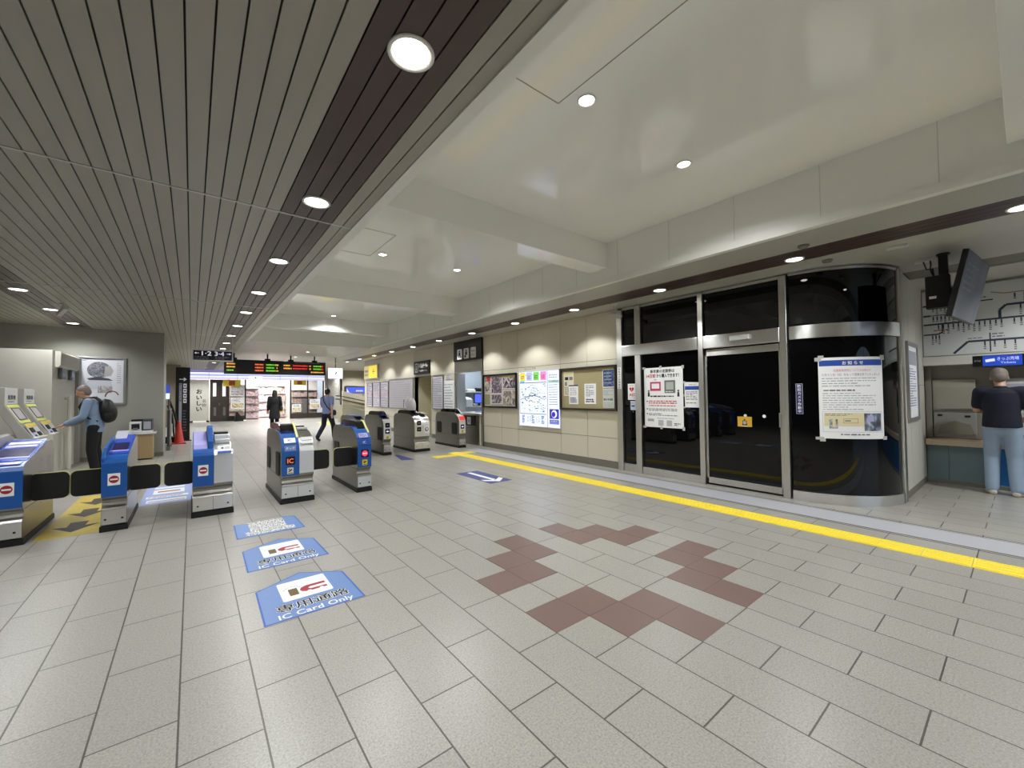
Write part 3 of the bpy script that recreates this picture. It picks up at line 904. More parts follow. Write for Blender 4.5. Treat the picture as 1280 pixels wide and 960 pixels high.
tag(m.build('floor_sticker'), 'pale blue floor sticker with white and red print behind the middle blue gate flaps', 'floor sticker')
m = MB(); P = GP(4.15, 13.5)
m.slab(GP(0, 0), [(5.3, 22.6), (5.9, 22.4), (6.2, 24.4), (5.5, 24.5)], 0, .0014, sign_yellow)
tag(m.build('floor_sticker'), 'faint yellow floor patch in front of the far shop by the walking man', 'floor sticker')
# ------------------------------------------------------------------ things on the right wall
def framed(name, label, cat, P, w, h, d, fm, fw=.04):
    """board with a raised frame; P origin = lower left; returns root"""
    t = thing(name, label, cat, P(0, 0, 0))
    t.location = (0, 0, 0)
    m = MB(); m.obox(P, 0, w, 0, fw, 0, d, fm); m.obox(P, 0, w, h - fw, h, 0, d, fm); m.obox(P, 0, fw, fw, h - fw, 0, d, fm); m.obox(P, w - fw, w, fw, h - fw, 0, d, fm)
    m.build('frame', t, .004)
    return t
def at_base(t):
    """move an Empty to the bottom middle of its parts"""
    lo = [1e9] * 3; hi = [-1e9] * 3
    for c in t.children:
        for v in c.data.vertices:
            for i in range(3):
                lo[i] = min(lo[i], v.co[i]); hi[i] = max(hi[i], v.co[i])
    b = Vector(((lo[0] + hi[0]) / 2, (lo[1] + hi[1]) / 2, lo[2]))
    t.location = b
    for c in t.children:
        c.location = c.location - b
    return t
# big cork notice board (behind glass)
P = WP(6.42, 1.11)
t = framed('notice_board', 'large dark-framed cork notice board with five papers, next to the black glass front', 'notice board', P, 1.53, .9, .06, M('bronze_frame', S(56, 50, 46), .35))
m = MB(); m.obox(P, .03, 1.5, .03, .87, 0, .012, cork); m.build('back_panel', t)
at_base(t)
def paper_on(P, u0, u1, v0, v1, label, cat='notice', group=None, w=.014, base=None, deco=None, name='notice'):
    m = MB(); m.obox(P, u0, u1, v0, v1, w, w + .003, base or paper)
    if deco: deco(m, w + .0036)
    return tag(m.build(name), label, cat, group)
G5 = 'papers pinned on the cork board'
paper_on(P, .10, .40, .30, .82, 'cream paper with black drawings at the far end of the cork board', group=G5, base=paper_cream,
         deco=lambda m, w: (m.rect(P, .14, .24, .64, .71, w, ink), m.rect(P, .27, .37, .64, .71, w, ink_grey), m.rect(P, .14, .2, .52, .6, w, ink_grey), m.lines(P, .13, .38, .5, .32, 6, w, ink_grey, 3), m.lines(P, .12, .38, .80, .73, 2, w, sign_yellow, 4)))
paper_on(P, .26, .53, .12, .53, 'white notice with a dark heading line overlapping the cream paper', group=G5, w=.0185,
         deco=lambda m, w: (m.rect(P, .26, .53, .505, .53, w, ink), m.lines(P, .29, .5, .48, .3, 6, w, ink_light, 5), m.lines(P, .29, .5, .27, .15, 3, w, navy_ink, 6, h=.7, dash=.03)))
paper_on(P, .70, 1.01, .13, .55, 'white printed notice at the middle of the cork board', group=G5,
         deco=lambda m, w: (m.lines(P, .74, .97, .52, .28, 7, w, ink_grey, 7), m.lines(P, .74, .97, .24, .16, 2, w, ink, 8, h=.7)))
paper_on(P, 1.18, 1.47, .46, .82, 'dark blue poster at the top corner of the cork board', 'poster', G5, name='poster',
         deco=lambda m, w: (m.rect(P, 1.195, 1.455, .475, .805, w, picture_material('night_blue', [S(30, 44, 80), S(60, 84, 130), S(110, 134, 170)], 14, 1)), m.lines(P, 1.22, 1.42, .78, .52, 4, w + .0005, ink_light, 21, dash=.03, h=.35)))
paper_on(P, 1.18, 1.47, .06, .44, 'pale green leaflet below the dark blue poster', 'leaflet', G5, name='leaflet', base=M('pale_green_paper', S(206, 212, 202), .6),
         deco=lambda m, w: (m.lines(P, 1.2, 1.45, .41, .3, 3, w, ink_light, 11), m.lines(P, 1.2, 1.45, .26, .19, 1, w, ink_grey, 12, h=.6), m.lines(P, 1.2, 1.45, .17, .08, 3, w, ink_light, 13)))
# light-box map
P = WP(7.84, .69, WX - .002)
lb_white = E('map_lightbox', S(222, 230, 255), 1.12)
t = thing('area_map', 'bright white light-box map with blue corner squares on the beige wall', 'map board')
m = MB(); m.obox(P, -.02, 1.42, -.02, 1.34, 0, .03, gate_white)
m.obox(P, 0, 1.00, .0, 1.22, .03, .034, lb_white); m.obox(P, 1.03, 1.40, 0, 1.30, .03, .034, lb_white); m.obox(P, 0, 1.00, 1.24, 1.30, .03, .034, lb_white)
m.build('frame', t)
m = MB(); w = .0348
for k, c in enumerate(((250, 225, 90), (190, 200, 235), (140, 220, 100), (245, 150, 215))):
    m.rect(P, .03 + .25 * k, .23 + .25 * k, 1.09, 1.29, w, E('map_tab_%d' % k, S(*c), .85))
    m.lines(P, .06 + .25 * k, .2 + .25 * k, 1.22, 1.12, 3, w + .0006, (ink, ink_grey, ink, red_ink)[k], 30 + k, dash=.03)
m.rect(P, .03, .2, 1.04, 1.09, w, E('map_tab_cyan', S(110, 200, 250), .85))
m.rect(P, .02, .98, 1.03, 1.045, w, ink); m.rect(P, .02, .03, .3, 1.03, w, ink); m.rect(P, .02, .98, .285, .30, w, M('map_line', S(120, 130, 170), .6))
ln = M('map_grey', S(74, 82, 98), .6)
for k in range(24):
    u = .05 + .88 * k / 23; u2 = .05 + .88 * (k + 1) / 23
    v = .62 + .10 * math.sin(PI * k / 23); v2 = .62 + .10 * math.sin(PI * (k + 1) / 23)
    if k < 23:
        m.poly(P, [(u, v), (u2, v2), (u2, v2 + .014), (u, v + .014)], w, ln)
R_ = random.Random(12)
for k in range(110):
    u = .06 + .86 * R_.random(); v = .34 + .66 * R_.random()
    m.rect(P, u, u + R_.uniform(.02, .07), v, v + R_.uniform(.008, .02), w, R_.choice((ln, ln, ink_light, M('map_green', S(150, 200, 150), .6))))
for k in range(16):
    u = .30 + .36 * R_.random(); v = .68 + .12 * R_.random()
    m.rect(P, u, u + .06, v, v + .010, w, ln)
for u in (.10, .46, .80):
    m.lines(P, u, u + .11, .26, .06, 7, w, blue_ink, int(u * 100), dash=.03, h=.7)
for u in (.30, .39, .62, .70):
    m.lines(P, u, u + .05, .24, .09, 6, w, ink_light, int(u * 100) + 1, dash=.03)
deep = E('map_deep_blue', S(66, 56, 190), .7)
m.rect(P, 1.08, 1.38, .20, .42, w, deep); m.rect(P, 1.08, 1.38, .08, .18, w, E('map_mid_blue', S(96, 110, 220), .8))
m.disc(P, 1.23, .31, .09, w + .0006, lb_white, 20); m.disc(P, 1.21, .30, .06, w + .0012, deep, 18); m.lines(P, 1.12, 1.36, .17, .09, 2, w + .0006, white_ink, 71)
m.lines(P, 1.07, 1.37, 1.22, 1.12, 2, w, ink_light, 72); m.lines(P, 1.07, 1.37, 1.0, .5, 9, w, ln, 73, dash=.03, h=.25); m.rect(P, 1.05, 1.39, 1.02, 1.08, w, M('map_mint', S(180, 226, 224), .6))
m.build('map_print', t)
m = MB(); m.text(P, '⌂ ここです', .38, 1.385, .06, .002, ink, width=.42); m.build('heading', t)
at_base(t)
# small dark display case
P = WP(9.46, 1.10)
t = framed('display_case', 'black-framed display case full of black-and-white photos, left of the bright map', 'display case', P, 1.5, .9, .05, black_plastic)
m = MB(); m.obox(P, .03, 1.47, .03, .87, 0, .010, M('case_back', S(190, 182, 168), .7)); m.build('back_panel', t)
bw = picture_material('bw_photo', [S(28, 24, 34), S(120, 108, 120), S(226, 220, 226)], 4.5, 3)
bw2 = picture_material('warm_photo', [S(60, 48, 40), S(170, 158, 150), S(232, 228, 220)], 4, 3)
m = MB(); w = .011
for u0, u1, v0, v1, mm in ((.05, .36, .42, .84, bw2), (.38, .86, .38, .84, bw), (.90, 1.44, .50, .84, bw), (.90, 1.44, .06, .46, bw2), (.38, .86, .10, .36, bw), (.05, .34, .06, .38, M('case_green', S(150, 148, 110), .6))):
    m.obox(P, u0, u1, v0, v1, .010, .014, paper); m.rect(P, u0 + .012, u1 - .012, v0 + .012, v1 - .012, .0146, mm)
m.rect(P, .18, .34, .72, .84, .0152, red_ink); m.rect(P, .92, 1.42, .80, .83, .0152, sign_yellow)
m.build('photos', t); at_base(t)

# ------------------------------------------------------------------ staff window
t = thing('staff_window', 'staff service window with steel frame, shelves and a blue monitor inside', 'service window')
m = MB(); P = WP(11.04, 0)
m.obox(P, 0, 1.54, 2.47, H, 0, .05, black_plastic)
for k in range(3):
    m.rrect(P, .22 + .38 * k, .50 + .38 * k, 2.53, 2.84, .04, .05, .056, white_ink)
# pictograms: counter clerk, traveller with case, lettering
for k, c in ((0, .36), (1, .74)):
    m.disc(P, c, 2.77, .032, .057, ink, 16); m.rect(P, c - .05, c + .05, 2.64, 2.735, .057, ink); m.rect(P, c - .045, c - .01, 2.56, 2.66, .057, ink)
    m.rect(P, c + (.04 if k == 0 else -.1), c + (.1 if k == 0 else -.04), 2.57, 2.63, .057, ink)
m.text(P, 'Fare', 1.12, 2.74, .085, .057, ink, width=.19); m.text(P, 'のりこし', 1.12, 2.62, .07, .057, ink, width=.2)
m.build('overhead_sign', t)
m = MB(); fr_ = steel
m.obox(P, 0, .05, 0, 2.47, -.05, .03, fr_); m.obox(P, 1.49, 1.54, 0, 3.05, -.05, .03, fr_); m.obox(P, 0, 1.54, 2.12, 2.16, -.03, .03, front_steel); m.obox(P, .05, 1.49, 2.16, 2.47, -.03, .01, fr_)
m.obox(P, .05, .11, .92, 2.12, -.3, .0, fr_)
m.build('window_frame', t, .004)
m = MB(); m.obox(P, .05, 1.49, .86, .92, -.4, .08, front_steel); m.build('counter', t, .006)
m = MB(); m.obox(P, .05, 1.49, .0, .86, -.06, .0, gate_steel); m.obox(P, .42, 1.14, .55, .84, 0, .01, black_plastic); m.obox(P, 1.36, 1.44, .02, .84, 0, .012, paper_cream)
m.rect(P, .70, .90, .58, .80, .011, white_ink); m.text(P, '±', .80, .70, .16, .012, ink)
m.build('lower_panel', t)
at_base(t)
rm = M('office_wall', S(170, 180, 190), .6)
mb = MB(); mb.box(8.9, 9.0, 9.3, 12.4, 0, 2.6, rm); mb.box(6.62, 9.0, 12.3, 12.4, 0, 2.6, rm); mb.box(6.62, 8.9, 9.3, 9.4, 0, 2.6, rm); mb.box(6.62, 9.0, 9.3, 12.4, 2.5, 2.6, white_paint)
struct(mb, 'wall_office')
def table_unit(name, label, z, y0, y1):
    t = thing(name, label, 'shelf' if z > 1.2 else 'desk', (0, 0, 0))
    m = MB(); m.box(6.85, 8.7, y0, y1, z - .03, z, white_paint); m.build('board', t)
    for x in (6.87, 8.66):
        m = MB(); m.box(x - .015, x + .015, y0 + .02, y0 + .05, 0, z - .03, gate_steel); m.box(x - .015, x + .015, y1 - .05, y1 - .02, 0, z - .03, gate_steel); m.build('leg', t)
    return at_base(t)
table_unit('office_desk', 'white office desk behind the staff window carrying the blue monitor', 1.07, 11.45, 11.95)
table_unit('office_shelf', 'upper white shelf above the monitor inside the staff window', 1.56, 11.97, 12.28)
t = thing('monitor', 'computer monitor with a plain blue screen inside the staff window', 'monitor', (7.78, 11.7, 1.07))
m = MB(); P2 = FP(-.22, -.03, .09); m.obox(P2, 0, .44, 0, .33, -.03, 0, black_plastic); m.rect(P2, .02, .42, .02, .31, .001, E('monitor_blue', S(84, 104, 250), 1.1)); m.build('screen', t)
m = MB(); m.box(-.03, .03, -.01, .04, 0, .2, black_plastic); m.box(-.12, .12, -.06, .1, 0, .015, black_plastic); m.build('stand', t)
def office(name, label, cat, x, y, z, sx, sy, sz, mat, top=None):
    t = thing(name, label, cat, (x, y, z))
    m = MB(); m.box(-sx / 2, sx / 2, -sy / 2, sy / 2, 0, sz * .7, mat); m.build('body', t, .01)
    m = MB(); m.prism([(-sy / 2 + .02, sz * .7), (sy / 2 - .02, sz * .7), (sy / 2 - .02, sz), (-sy / 2 + .06, sz * .86)], -sx / 2 + .02, sx / 2 - .02, top or mat); m.build('lid', t, .006)
office('printer', 'white printer on the office desk left of the blue monitor', 'printer', 7.27, 11.7, 1.07, .26, .36, .32, gate_white)
office('card_terminal', 'small dark card terminal at the left end of the upper office shelf', 'terminal', 7.3, 12.12, 1.56, .2, .24, .18, black_plastic, gate_white)
office('label_printer', 'low cream machine on the upper office shelf near its middle', 'printer', 7.66, 12.12, 1.56, .34, .24, .10, gate_white, paper_cream)
office('telephone', 'black telephone at the right end of the upper office shelf', 'telephone', 8.02, 12.12, 1.56, .22, .22, .14, black_plastic)
office('desk_scale', 'grey desk device between the printer and the blue monitor', 'device', 7.5, 11.6, 1.07, .12, .2, .09, M('device_grey', S(150, 160, 156), .4))
m = MB(); R_ = random.Random(3)
for k in range(5):
    m.box(6.72, 6.95, 9.75 + .2 * k, 9.93 + .2 * k, .925, .930 + .008 * (k % 3), (paper, gate_white, lilac)[k % 3])
tag(m.build('papers', None), 'loose white papers lying on the staff window counter', 'papers', None, 'stuff')
# lamp inside the office
# sign over the doorway, posters, boards further down
P = WP(13.9, 2.2)
t = thing('hanging_sign', 'small black sign with white lettering above the cream doorway', 'sign')
m = MB(); m.obox(P, 0, 1.2, 0, .47, .0, .07, black_plastic); m.build('sign_box', t, .006)
m = MB(); m.rrect(P, .12, .34, .07, .40, .03, .071, .073, white_ink); m.rrect(P, .16, .30, .11, .36, .02, .073, .0745, ink); m.disc(P, .23, .29, .03, .075, white_ink, 14); m.rect(P, .2, .26, .14, .25, .075, white_ink)
m.text(P, '多機能トイレ', .75, .30, .17, .0715, white_ink, width=.72, bold=.03); m.text(P, 'Multi-use toilet', .75, .13, .08, .0715, white_ink, width=.62)
m.build('lettering', t); at_base(t)
def wall_poster(y0, y1, z0, z1, label, rows, fm=None, base=None, seed=1, inkm=None, group=None, name='wall_notice', pics=()):
    P = WP(y1, z0)
    w, h = y1 - y0, z1 - z0
    t = thing(name, label, 'notice', (0, 0, 0), 0, group)
    m = MB(); m.obox(P, 0, w, 0, h, 0, .016, base or M('notice_lilac', S(214, 210, 222), .5)); 
    m.lines(P, .05 * w, .95 * w, h * .92, h * .06, rows, .0166, inkm or ink_grey, seed, dash=.06 * max(.6, w), h=.4)
    for a, b, c, d, mm in pics:
        m.rect(P, a * w, b * w, c * h, d * h, .0172, mm)
    m.build('sheet', t)
    if fm:
        m = MB(); f = .03
        for b in ((0, w, 0, f), (0, w, h - f, h), (0, f, f, h - f), (w - f, w, f, h - f)):
            m.obox(P, *b, 0, .028, fm)
        m.build('frame', t)
    return at_base(t)
fgrey = M('frame_grey', S(150, 148, 152), .4, .6)
wall_poster(11.78, 12.55, .98, 2.11, 'framed lilac timetable panel between the doorway and the narrow white notice', 16, fgrey, None, 41)
wall_poster(11.08, 11.74, .98, 1.90, 'narrow white notice at the edge of the staff window', 9, None, paper, 42, ink_light)
wall_poster(11.3, 11.62, 1.96, 2.10, 'small lilac notice high beside the staff window', 3, None, None, 43)
pinkpic = picture_material('pink_pic', [S(200, 150, 170), S(224, 200, 214), S(150, 120, 160)], 9)
for k, (a, b) in enumerate(((17.45, 18.35), (16.5, 17.4), (18.42, 19.1))):
    wall_poster(a, b, .95, 2.05, ('framed white route notice, middle of three panels at the far end of the right wall', 'framed white list panel, nearest of three at the far end of the right wall', 'framed pink timetable panel at the very far end of the right wall')[k], 14, fgrey, None, 50 + k, (ink_grey, ink_grey, navy_ink)[k], 'framed panels at the far end of the right wall', pics=((.1, .9, .45, .6, pinkpic),))
wall_poster(14.07, 16.4, .93, 2.10, 'wide pale route panel in a grey frame left of the cream doorway', 12, fgrey, M('route_panel', S(196, 190, 196), .5), 56, ink_light)
P = WP(19.36, 2.22)
t = thing('hanging_sign', 'glowing yellow sign at the far end of the right wall', 'sign')
m = MB(); m.obox(P, 0, 1.75, 0, .62, 0, .08, gate_white); m.rect(P, .7, 1.72, .03, .59, .081, E('yellow_lit', S(250, 222, 70), .8)); m.rect(P, .03, .7, .03, .59, .081, E('yellow_lit_pale', S(236, 222, 150), .6)); m.build('sign_box', t)
m = MB(); m.lines(P, .12, .62, .45, .1, 2, .082, ink_light, 61, h=.5); m.text(P, '←', 1.3, .33, .4, .082, ink); m.build('lettering', t); at_base(t)

# ------------------------------------------------------------------ notices on the black glass
def tapes(t, P, spots, w, seg=1):
    for u, v, du, dv in spots:
        m = MB(); m.rect(P, u - du, u + du, v - dv, v + dv, w, tape, seg); m.build('tape', t)
P = WP(4.30, .85, GX - .001)
t = thing('poster', 'large taped white poster with pink headings on the black glass', 'poster')
m = MB(); m.obox(P, 0, .74, 0, 1.05, 0, .002, paper); w = .0026
m.text(P, '新年度の定期券は', .36, .985, .062, w, ink, width=.46, bold=.03)
m.text(P, '14日前', .14, .905, .07, w, red_ink, width=.18, bold=.03); m.text(P, 'から購入できます！', .46, .905, .07, w, ink, width=.42, bold=.03)
m.rect(P, .12, .33, .64, .80, w, M('pink_box', S(206, 60, 110), .5)); m.rect(P, .15, .30, .68, .77, w + .0005, paper); m.text(P, '通学', .225, .835, .03, w, ink)
m.rect(P, .40, .60, .60, .82, w, M('grey_box', S(110, 114, 112), .5)); m.rect(P, .43, .57, .66, .79, w + .0005, M('pale_box', S(186, 192, 186), .5)); m.lines(P, .42, .58, .64, .61, 1, w + .001, paper, 81)
for u in (.09, .655):
    m.disc(P, u, .64, .016, w, ink, 12); m.poly(P, [(u - .016, .62), (u + .016, .62), (u + .022, .54), (u - .022, .54)], w, ink)
m.lines(P, .12, .62, .56, .53, 1, w, ink, 82, h=.8)
for v in (.455, .32, .235):
    m.disc(P, .055, v, .012, w, ink, 12)
m.lines(P, .085, .68, .475, .41, 2, w, red_ink, 83, h=.6, dash=.06); m.lines(P, .085, .70, .40, .36, 1, w, pink_ink, 84, h=.5)
m.lines(P, .085, .70, .335, .285, 2, w, ink_grey, 85, h=.55); m.lines(P, .085, .70, .25, .20, 2, w, ink_grey, 86, h=.55); m.lines(P, .25, .6, .17, .15, 1, w, ink_grey, 87)
m.rect(P, .06, .19, .10, .15, w, M('pale_grey_green', S(196, 204, 194), .6)); m.lines(P, .07, .18, .14, .11, 2, w + .0004, ink_grey, 88)
m.rect(P, .27, .37, .03, .13, w, M('blank_square', S(188, 188, 192), .6)); m.rect(P, .43, .53, .03, .13, w, M('blank_square', None)); m.lines(P, .57, .70, .09, .04, 2, w, ink, 89, h=.6)
m.build('sheet', t)
tapes(t, P, [(.0, 1.05, .03, .02), (.33, 1.055, .022, .022), (.74, 1.04, .022, .028), (.0, .0, .03, .02), (.33, -.005, .022, .022), (.74, .0, .022, .03)], .003)
at_base(t)
P = WP(3.54, 1.21, GX - .001)
t = thing('poster', 'small taped white notice with a blue heading bar on the black glass', 'notice')
m = MB(); m.slab(P, [(.01, 0), (.245, .0), (.29, .41), (0, .42)], 0, .002, paper); m.rect(P, .012, .265, .29, .35, .0026, blue_ink); m.text(P, 'お知らせ', .14, .375, .03, .0026, ink_grey)
m.lines(P, .03, .24, .27, .12, 6, .0026, ink_grey, 91); m.lines(P, .03, .22, .09, .06, 1, .0026, ink_grey, 92); m.build('sheet', t)
tapes(t, P, [(0, .42, .02, .014), (.29, .415, .02, .014), (.0, .0, .022, .012), (.29, .02, .03, .008), (.0, .2, .012, .02)], .003); at_base(t)
P = WP(4.655, 1.33, GX - .001)
m = MB(); m.obox(P, 0, .2, 0, .30, 0, .003, paper); w = .0036
heart = []
for k in range(40):
    a = 2 * PI * k / 40
    heart.append((.085 + .0031 * 16 * math.sin(a) ** 3, .195 + .0031 * (13 * math.cos(a) - 5 * math.cos(2 * a) - 2 * math.cos(3 * a) - math.cos(4 * a))))
cx, cy = .085, .19
for a, b in zip(heart, heart[1:] + heart[:1]):
    m.poly(P, [(cx, cy), a, b], w, red_ink)
m.poly(P, [(.092, .225), (.072, .192), (.084, .192)], w + .0005, white_ink); m.poly(P, [(.096, .192), (.084, .197), (.078, .162)], w + .0005, white_ink)
m.text(P, 'AED', .105, .095, .075, w, red_ink, width=.15, bold=.02); m.lines(P, .03, .17, .28, .25, 1, w, ink_light, 93); m.lines(P, .03, .17, .05, .02, 1, w, ink_light, 94)
tag(m.build('aed_sign'), 'white sign with a red heart and the letters AED on the narrow glass pane', 'sign')
P = WP(4.60, 1.14, GX - .001)
m = MB(); m.obox(P, 0, .11, 0, .17, 0, .003, M('pale_blue_paper', S(206, 206, 232), .5)); m.rect(P, .02, .09, .06, .09, .0036, blue_ink); m.lines(P, .02, .09, .15, .11, 2, .0036, ink_light, 95); m.disc(P, .055, -.03, .008, .001, gate_white, 10)
tag(m.build('sticker'), 'small pale blue sticker below the red-heart sign', 'sticker')
P = WP(4.85, 1.54, GX - .051)
m = MB(); m.obox(P, 0, .085, 0, .41, 0, .003, white_ink); m.vtext(P, '自動体外除細動器', .0425, .395, .048, .0036, ink)
tag(m.build('vertical_sign'), 'white vertical label with black lettering on the first steel mullion', 'label')
P = WP(2.71, .94, GX + .003)
m = MB(); m.obox(P, 0, .2, 0, .15, 0, .002, M('orange_sticker', S(226, 178, 60), .5)); m.poly(P, [(.065, .02), (.135, .02), (.13, .09), (.07, .09)], .0026, M('camera_purple', S(74, 48, 56), .6)); m.disc(P, .10, .06, .026, .003, M('silver_print', S(190, 186, 186), .4), 18); m.rect(P, .09, .108, .09, .115, .0026, ink); m.rect(P, .06, .14, .006, .016, .0026, white_ink)
tag(m.build('sticker'), 'orange sticker with a dark camera drawing on the glass door', 'sticker')
m = MB(); P = WP(2.60, 1.105, GX + .003); m.disc(P, 0, 0, .022, .0015, white_ink, 20)
tag(m.build('dot_sticker'), 'white dot on the glass door just above the orange sticker', 'sticker')
m = MB(); P = WP(2.345, 1.105, GX + .003); m.disc(P, 0, 0, .024, .0015, white_ink, 20)
tag(m.build('dot_sticker'), 'white dot on the glass door by itself, near the pull handle', 'sticker')
m = MB(); P = WP(2.76, 2.225, GX - .055); m.obox(P, 0, .28, 0, .075, 0, .05, gate_white); o = m.build('door_sensor', None, .01); tag(o, 'slim silver door sensor on the steel header above the glass door', 'sensor')
# poster taped on the rounded glass
z0 = .845
CP = Curved(CC, CR + .001, math.radians(198.6), z0)
Wd = math.radians(242 - 198.6) * CR
Hh = 1.045
t = thing('poster', 'large taped notice with a blue heading band on the rounded black glass', 'poster')
m = MB(); m.obox(CP, 0, Wd, 0, Hh, 0, .002, paper, 12); w = .0028
m.rect(CP, .01, Wd - .01, .935, Hh - .035, w, blue_ink, 12); m.text(CP, 'お 知 ら せ', Wd / 2, .97, .05, w + .0006, white_ink, bold=.03)
m.text(CP, '定期券発売所についてのお知らせ', Wd / 2, .875, .036, w, pink_ink, width=.42)
m.text(CP, '５月３１日（日）をもって営業を終了いたしました', Wd / 2, .82, .036, w, M('ink_mauve', S(150, 90, 150), .6), width=.66)
m.lines(CP, .035, Wd - .03, .79, .66, 4, w, ink_light, 101, h=.34, dash=.05); m.lines(CP, .05, .42, .635, .605, 1, w, ink, 102, h=.5); m.lines(CP, .04, Wd - .04, .595, .36, 8, w, ink_light, 103, h=.32, dash=.05)
for a in ((.035, Wd - .03, .345, .348), (.035, Wd - .03, .085, .088), (.035, .038, .085, .345), (Wd - .033, Wd - .03, .085, .345)):
    m.rect(CP, *a, w, ink_light, 8)
m.rect(CP, .05, .49, .24, .33, w, M('pale_cream_print', S(232, 222, 182), .6), 8); m.rect(CP, .05, .49, .16, .24, w, M('pale_cream_print', None), 8)
m.lines(CP, .06, .40, .325, .29, 2, w + .0006, ink_grey, 104)
m.rect(CP, .10, .19, .13, .25, w + .0006, picture_material('grey_print', [S(90, 90, 96), S(150, 148, 150), S(220, 220, 220)], 14)); m.rect(CP, .25, .41, .2, .26, w + .0006, M('tan_outline', S(196, 150, 110), .6), 4); m.rect(CP, .256, .404, .206, .254, w + .0012, M('pale_cream_print', None), 4); m.lines(CP, .265, .395, .245, .215, 1, w + .0018, ink_grey, 105)
m.rect(CP, .48, .695, .10, .325, w + .0006, picture_material('machine_photo', [S(40, 44, 54), S(110, 120, 140), S(200, 206, 220)], 7, 1.5), 6); m.rect(CP, .52, .60, .22, .30, w + .0012, M('photo_lilac', S(176, 180, 220), .5), 4)
m.lines(CP, .22, .60, .065, .045, 1, w, ink_grey, 106, h=.8)
m.build('sheet', t)
tapes(t, CP, [(0, Hh - .02, .035, .025), (.03, Hh + .01, .03, .02), (Wd, Hh - .01, .03, .03), (0, 0, .045, .018), (.03, -.02, .03, .02), (Wd + .01, .01, .03, .022)], .0035, 3); at_base(t)
CP = Curved(CC, CR + .001, math.radians(184.2), 1.155)
m = MB(); m.obox(CP, 0, .075, 0, .405, 0, .003, white_ink, 2); m.rect(CP, .003, .072, .003, .402, .0036, navy_ink, 2); m.vtext(CP, '防犯カメラ作動中', .0375, .395, .047, .0042, white_ink, .02)
tag(m.build('vertical_sign'), 'navy vertical label with white lettering on the rounded glass', 'label')
# framed notice on the white side wall
P = FP(7.74, 1.03, 1.02)
t = framed('notice_board', 'narrow silver-framed notice on the white wall past the rounded corner', 'notice board', P, .84, 1.12, .03, M('silver_frame', S(168, 168, 170), .35, .7), .05)
m = MB(); m.obox(P, .03, .81, .03, 1.09, 0, .012, paper); m.rect(P, .08, .76, .80, 1.0, .0126, ink_light); m.lines(P, .08, .76, .76, .2, 16, .0126, M('violet_ink', S(130, 130, 180), .6), 110, dash=.1); m.build('sheet', t); at_base(t)
# ------------------------------------------------------------------ ticket corner on the right
P = WP(1.02, 2.0, 9.29)
t = thing('route_map', 'large white railway route map with dark lines above the ticket machines', 'route map')
m = MB(); m.obox(P, 0, 3.6, 0, 1.04, 0, .012, M('map_panel', S(206, 208, 208), .4, 0, .02)); m.build('panel', t)
m = MB(); w = .0126
navy = M('route_navy', S(50, 56, 78), .5)
def rline(pts, th=.028, mm=navy):
    for (a, b), (c, d) in zip(pts[:-1], pts[1:]):
        L = math.hypot(c - a, d - b); nx, ny = -(d - b) / L * th / 2, (c - a) / L * th / 2
        m.poly(P, [(a - nx, b - ny), (c - nx, d - ny), (c + nx, d + ny), (a + nx, b + ny)], w, mm)
def ticks(u0, u1, v, n, seed):
    R = random.Random(seed)
    for k in range(n):
        u = u0 + (u1 - u0) * (k + .5) / n
        m.rect(P, u - .008, u + .008, v - .075, v - .015, w, navy)
        for q in range(R.randint(1, 3)):
            m.rect(P, u - .012, u + .012, v - .10 - .03 * q, v - .082 - .03 * q, w, ink_grey)
rline([(.01, .80), (.09, .80)]); rline([(.09, .80), (.36, .80)], .012); ticks(.1, .36, .80, 6, 1)
rline([(.01, .64), (.09, .64)]); rline([(.09, .64), (.36, .64)], .012); ticks(.1, .36, .64, 6, 2)
rline([(.01, .50), (1.9, .50), (2.2, .7), (3.5, .7)], .026); ticks(.15, .84, .50, 13, 3); ticks(.9, 1.9, .50, 16, 4)
rline([(.01, .34), (.17, .34), (.22, .37), (.22, .50)], .022); ticks(.09, .2, .34, 3, 5)
rline([(.80, .50), (.80, .62), (.86, .69), (1.8, .69)], .03); ticks(.95, 1.8, .69, 10, 6)
rline([(.33, .02), (.48, .19), (2.6, .19)], .03); ticks(.6, 2.5, .19, 20, 7)
rline([(.72, .90), (.85, .86), (1.6, .86)], .014, M('route_brown', S(150, 130, 118), .5)); ticks(.9, 1.6, .86, 8, 8)
rline([(.58, .79), (.74, .79)], .018); rline([(.70, .02), (.70, .30)], .014)
m.lines(P, .12, .3, .42, .38, 1, w, red_ink, 9); m.lines(P, .48, .64, .25, .22, 1, w, ink_grey, 10); m.lines(P, .72, .85, .3, .22, 2, w, ink_grey, 11); m.lines(P, .58, .7, .86, .82, 1, w, navy, 12)
m.build('route_lines', t); at_base(t)
mb = MB(); mb.box(9.22, 9.5, .50, 1.03, 1.845, 1.985, M('white_fascia', S(206, 204, 198), .4)); mb.box(9.22, 9.5, -6, .5, 1.96, 1.985, M('white_fascia', None)); struct(mb, 'beam_6', .004)
P = WP(.50, 1.80, 9.24)
t = thing('lightbox_sign', 'blue and black lit sign strip reading tickets above the ticket machines', 'sign')
m = MB(); m.obox(P, 0, 1.6, 0, .16, -.22, 0, black_plastic); m.build('housing', t)
m = MB(); m.rect(P, .10, .47, .005, .155, .002, E('sign_blue', S(34, 74, 190), .8)); m.poly(P, [(.13, .06), (.22, .075), (.215, .115), (.125, .10)], .003, led_white)
m.text(P, 'きっぷ売場', .34, .105, .055, .003, led_white, width=.20); m.text(P, 'Tickets', .34, .05, .04, .003, led_white, width=.14); m.text(P, 'のりば', .05, .085, .03, .003, gate_white, width=.06)
m.build('lit_face', t); at_base(t)
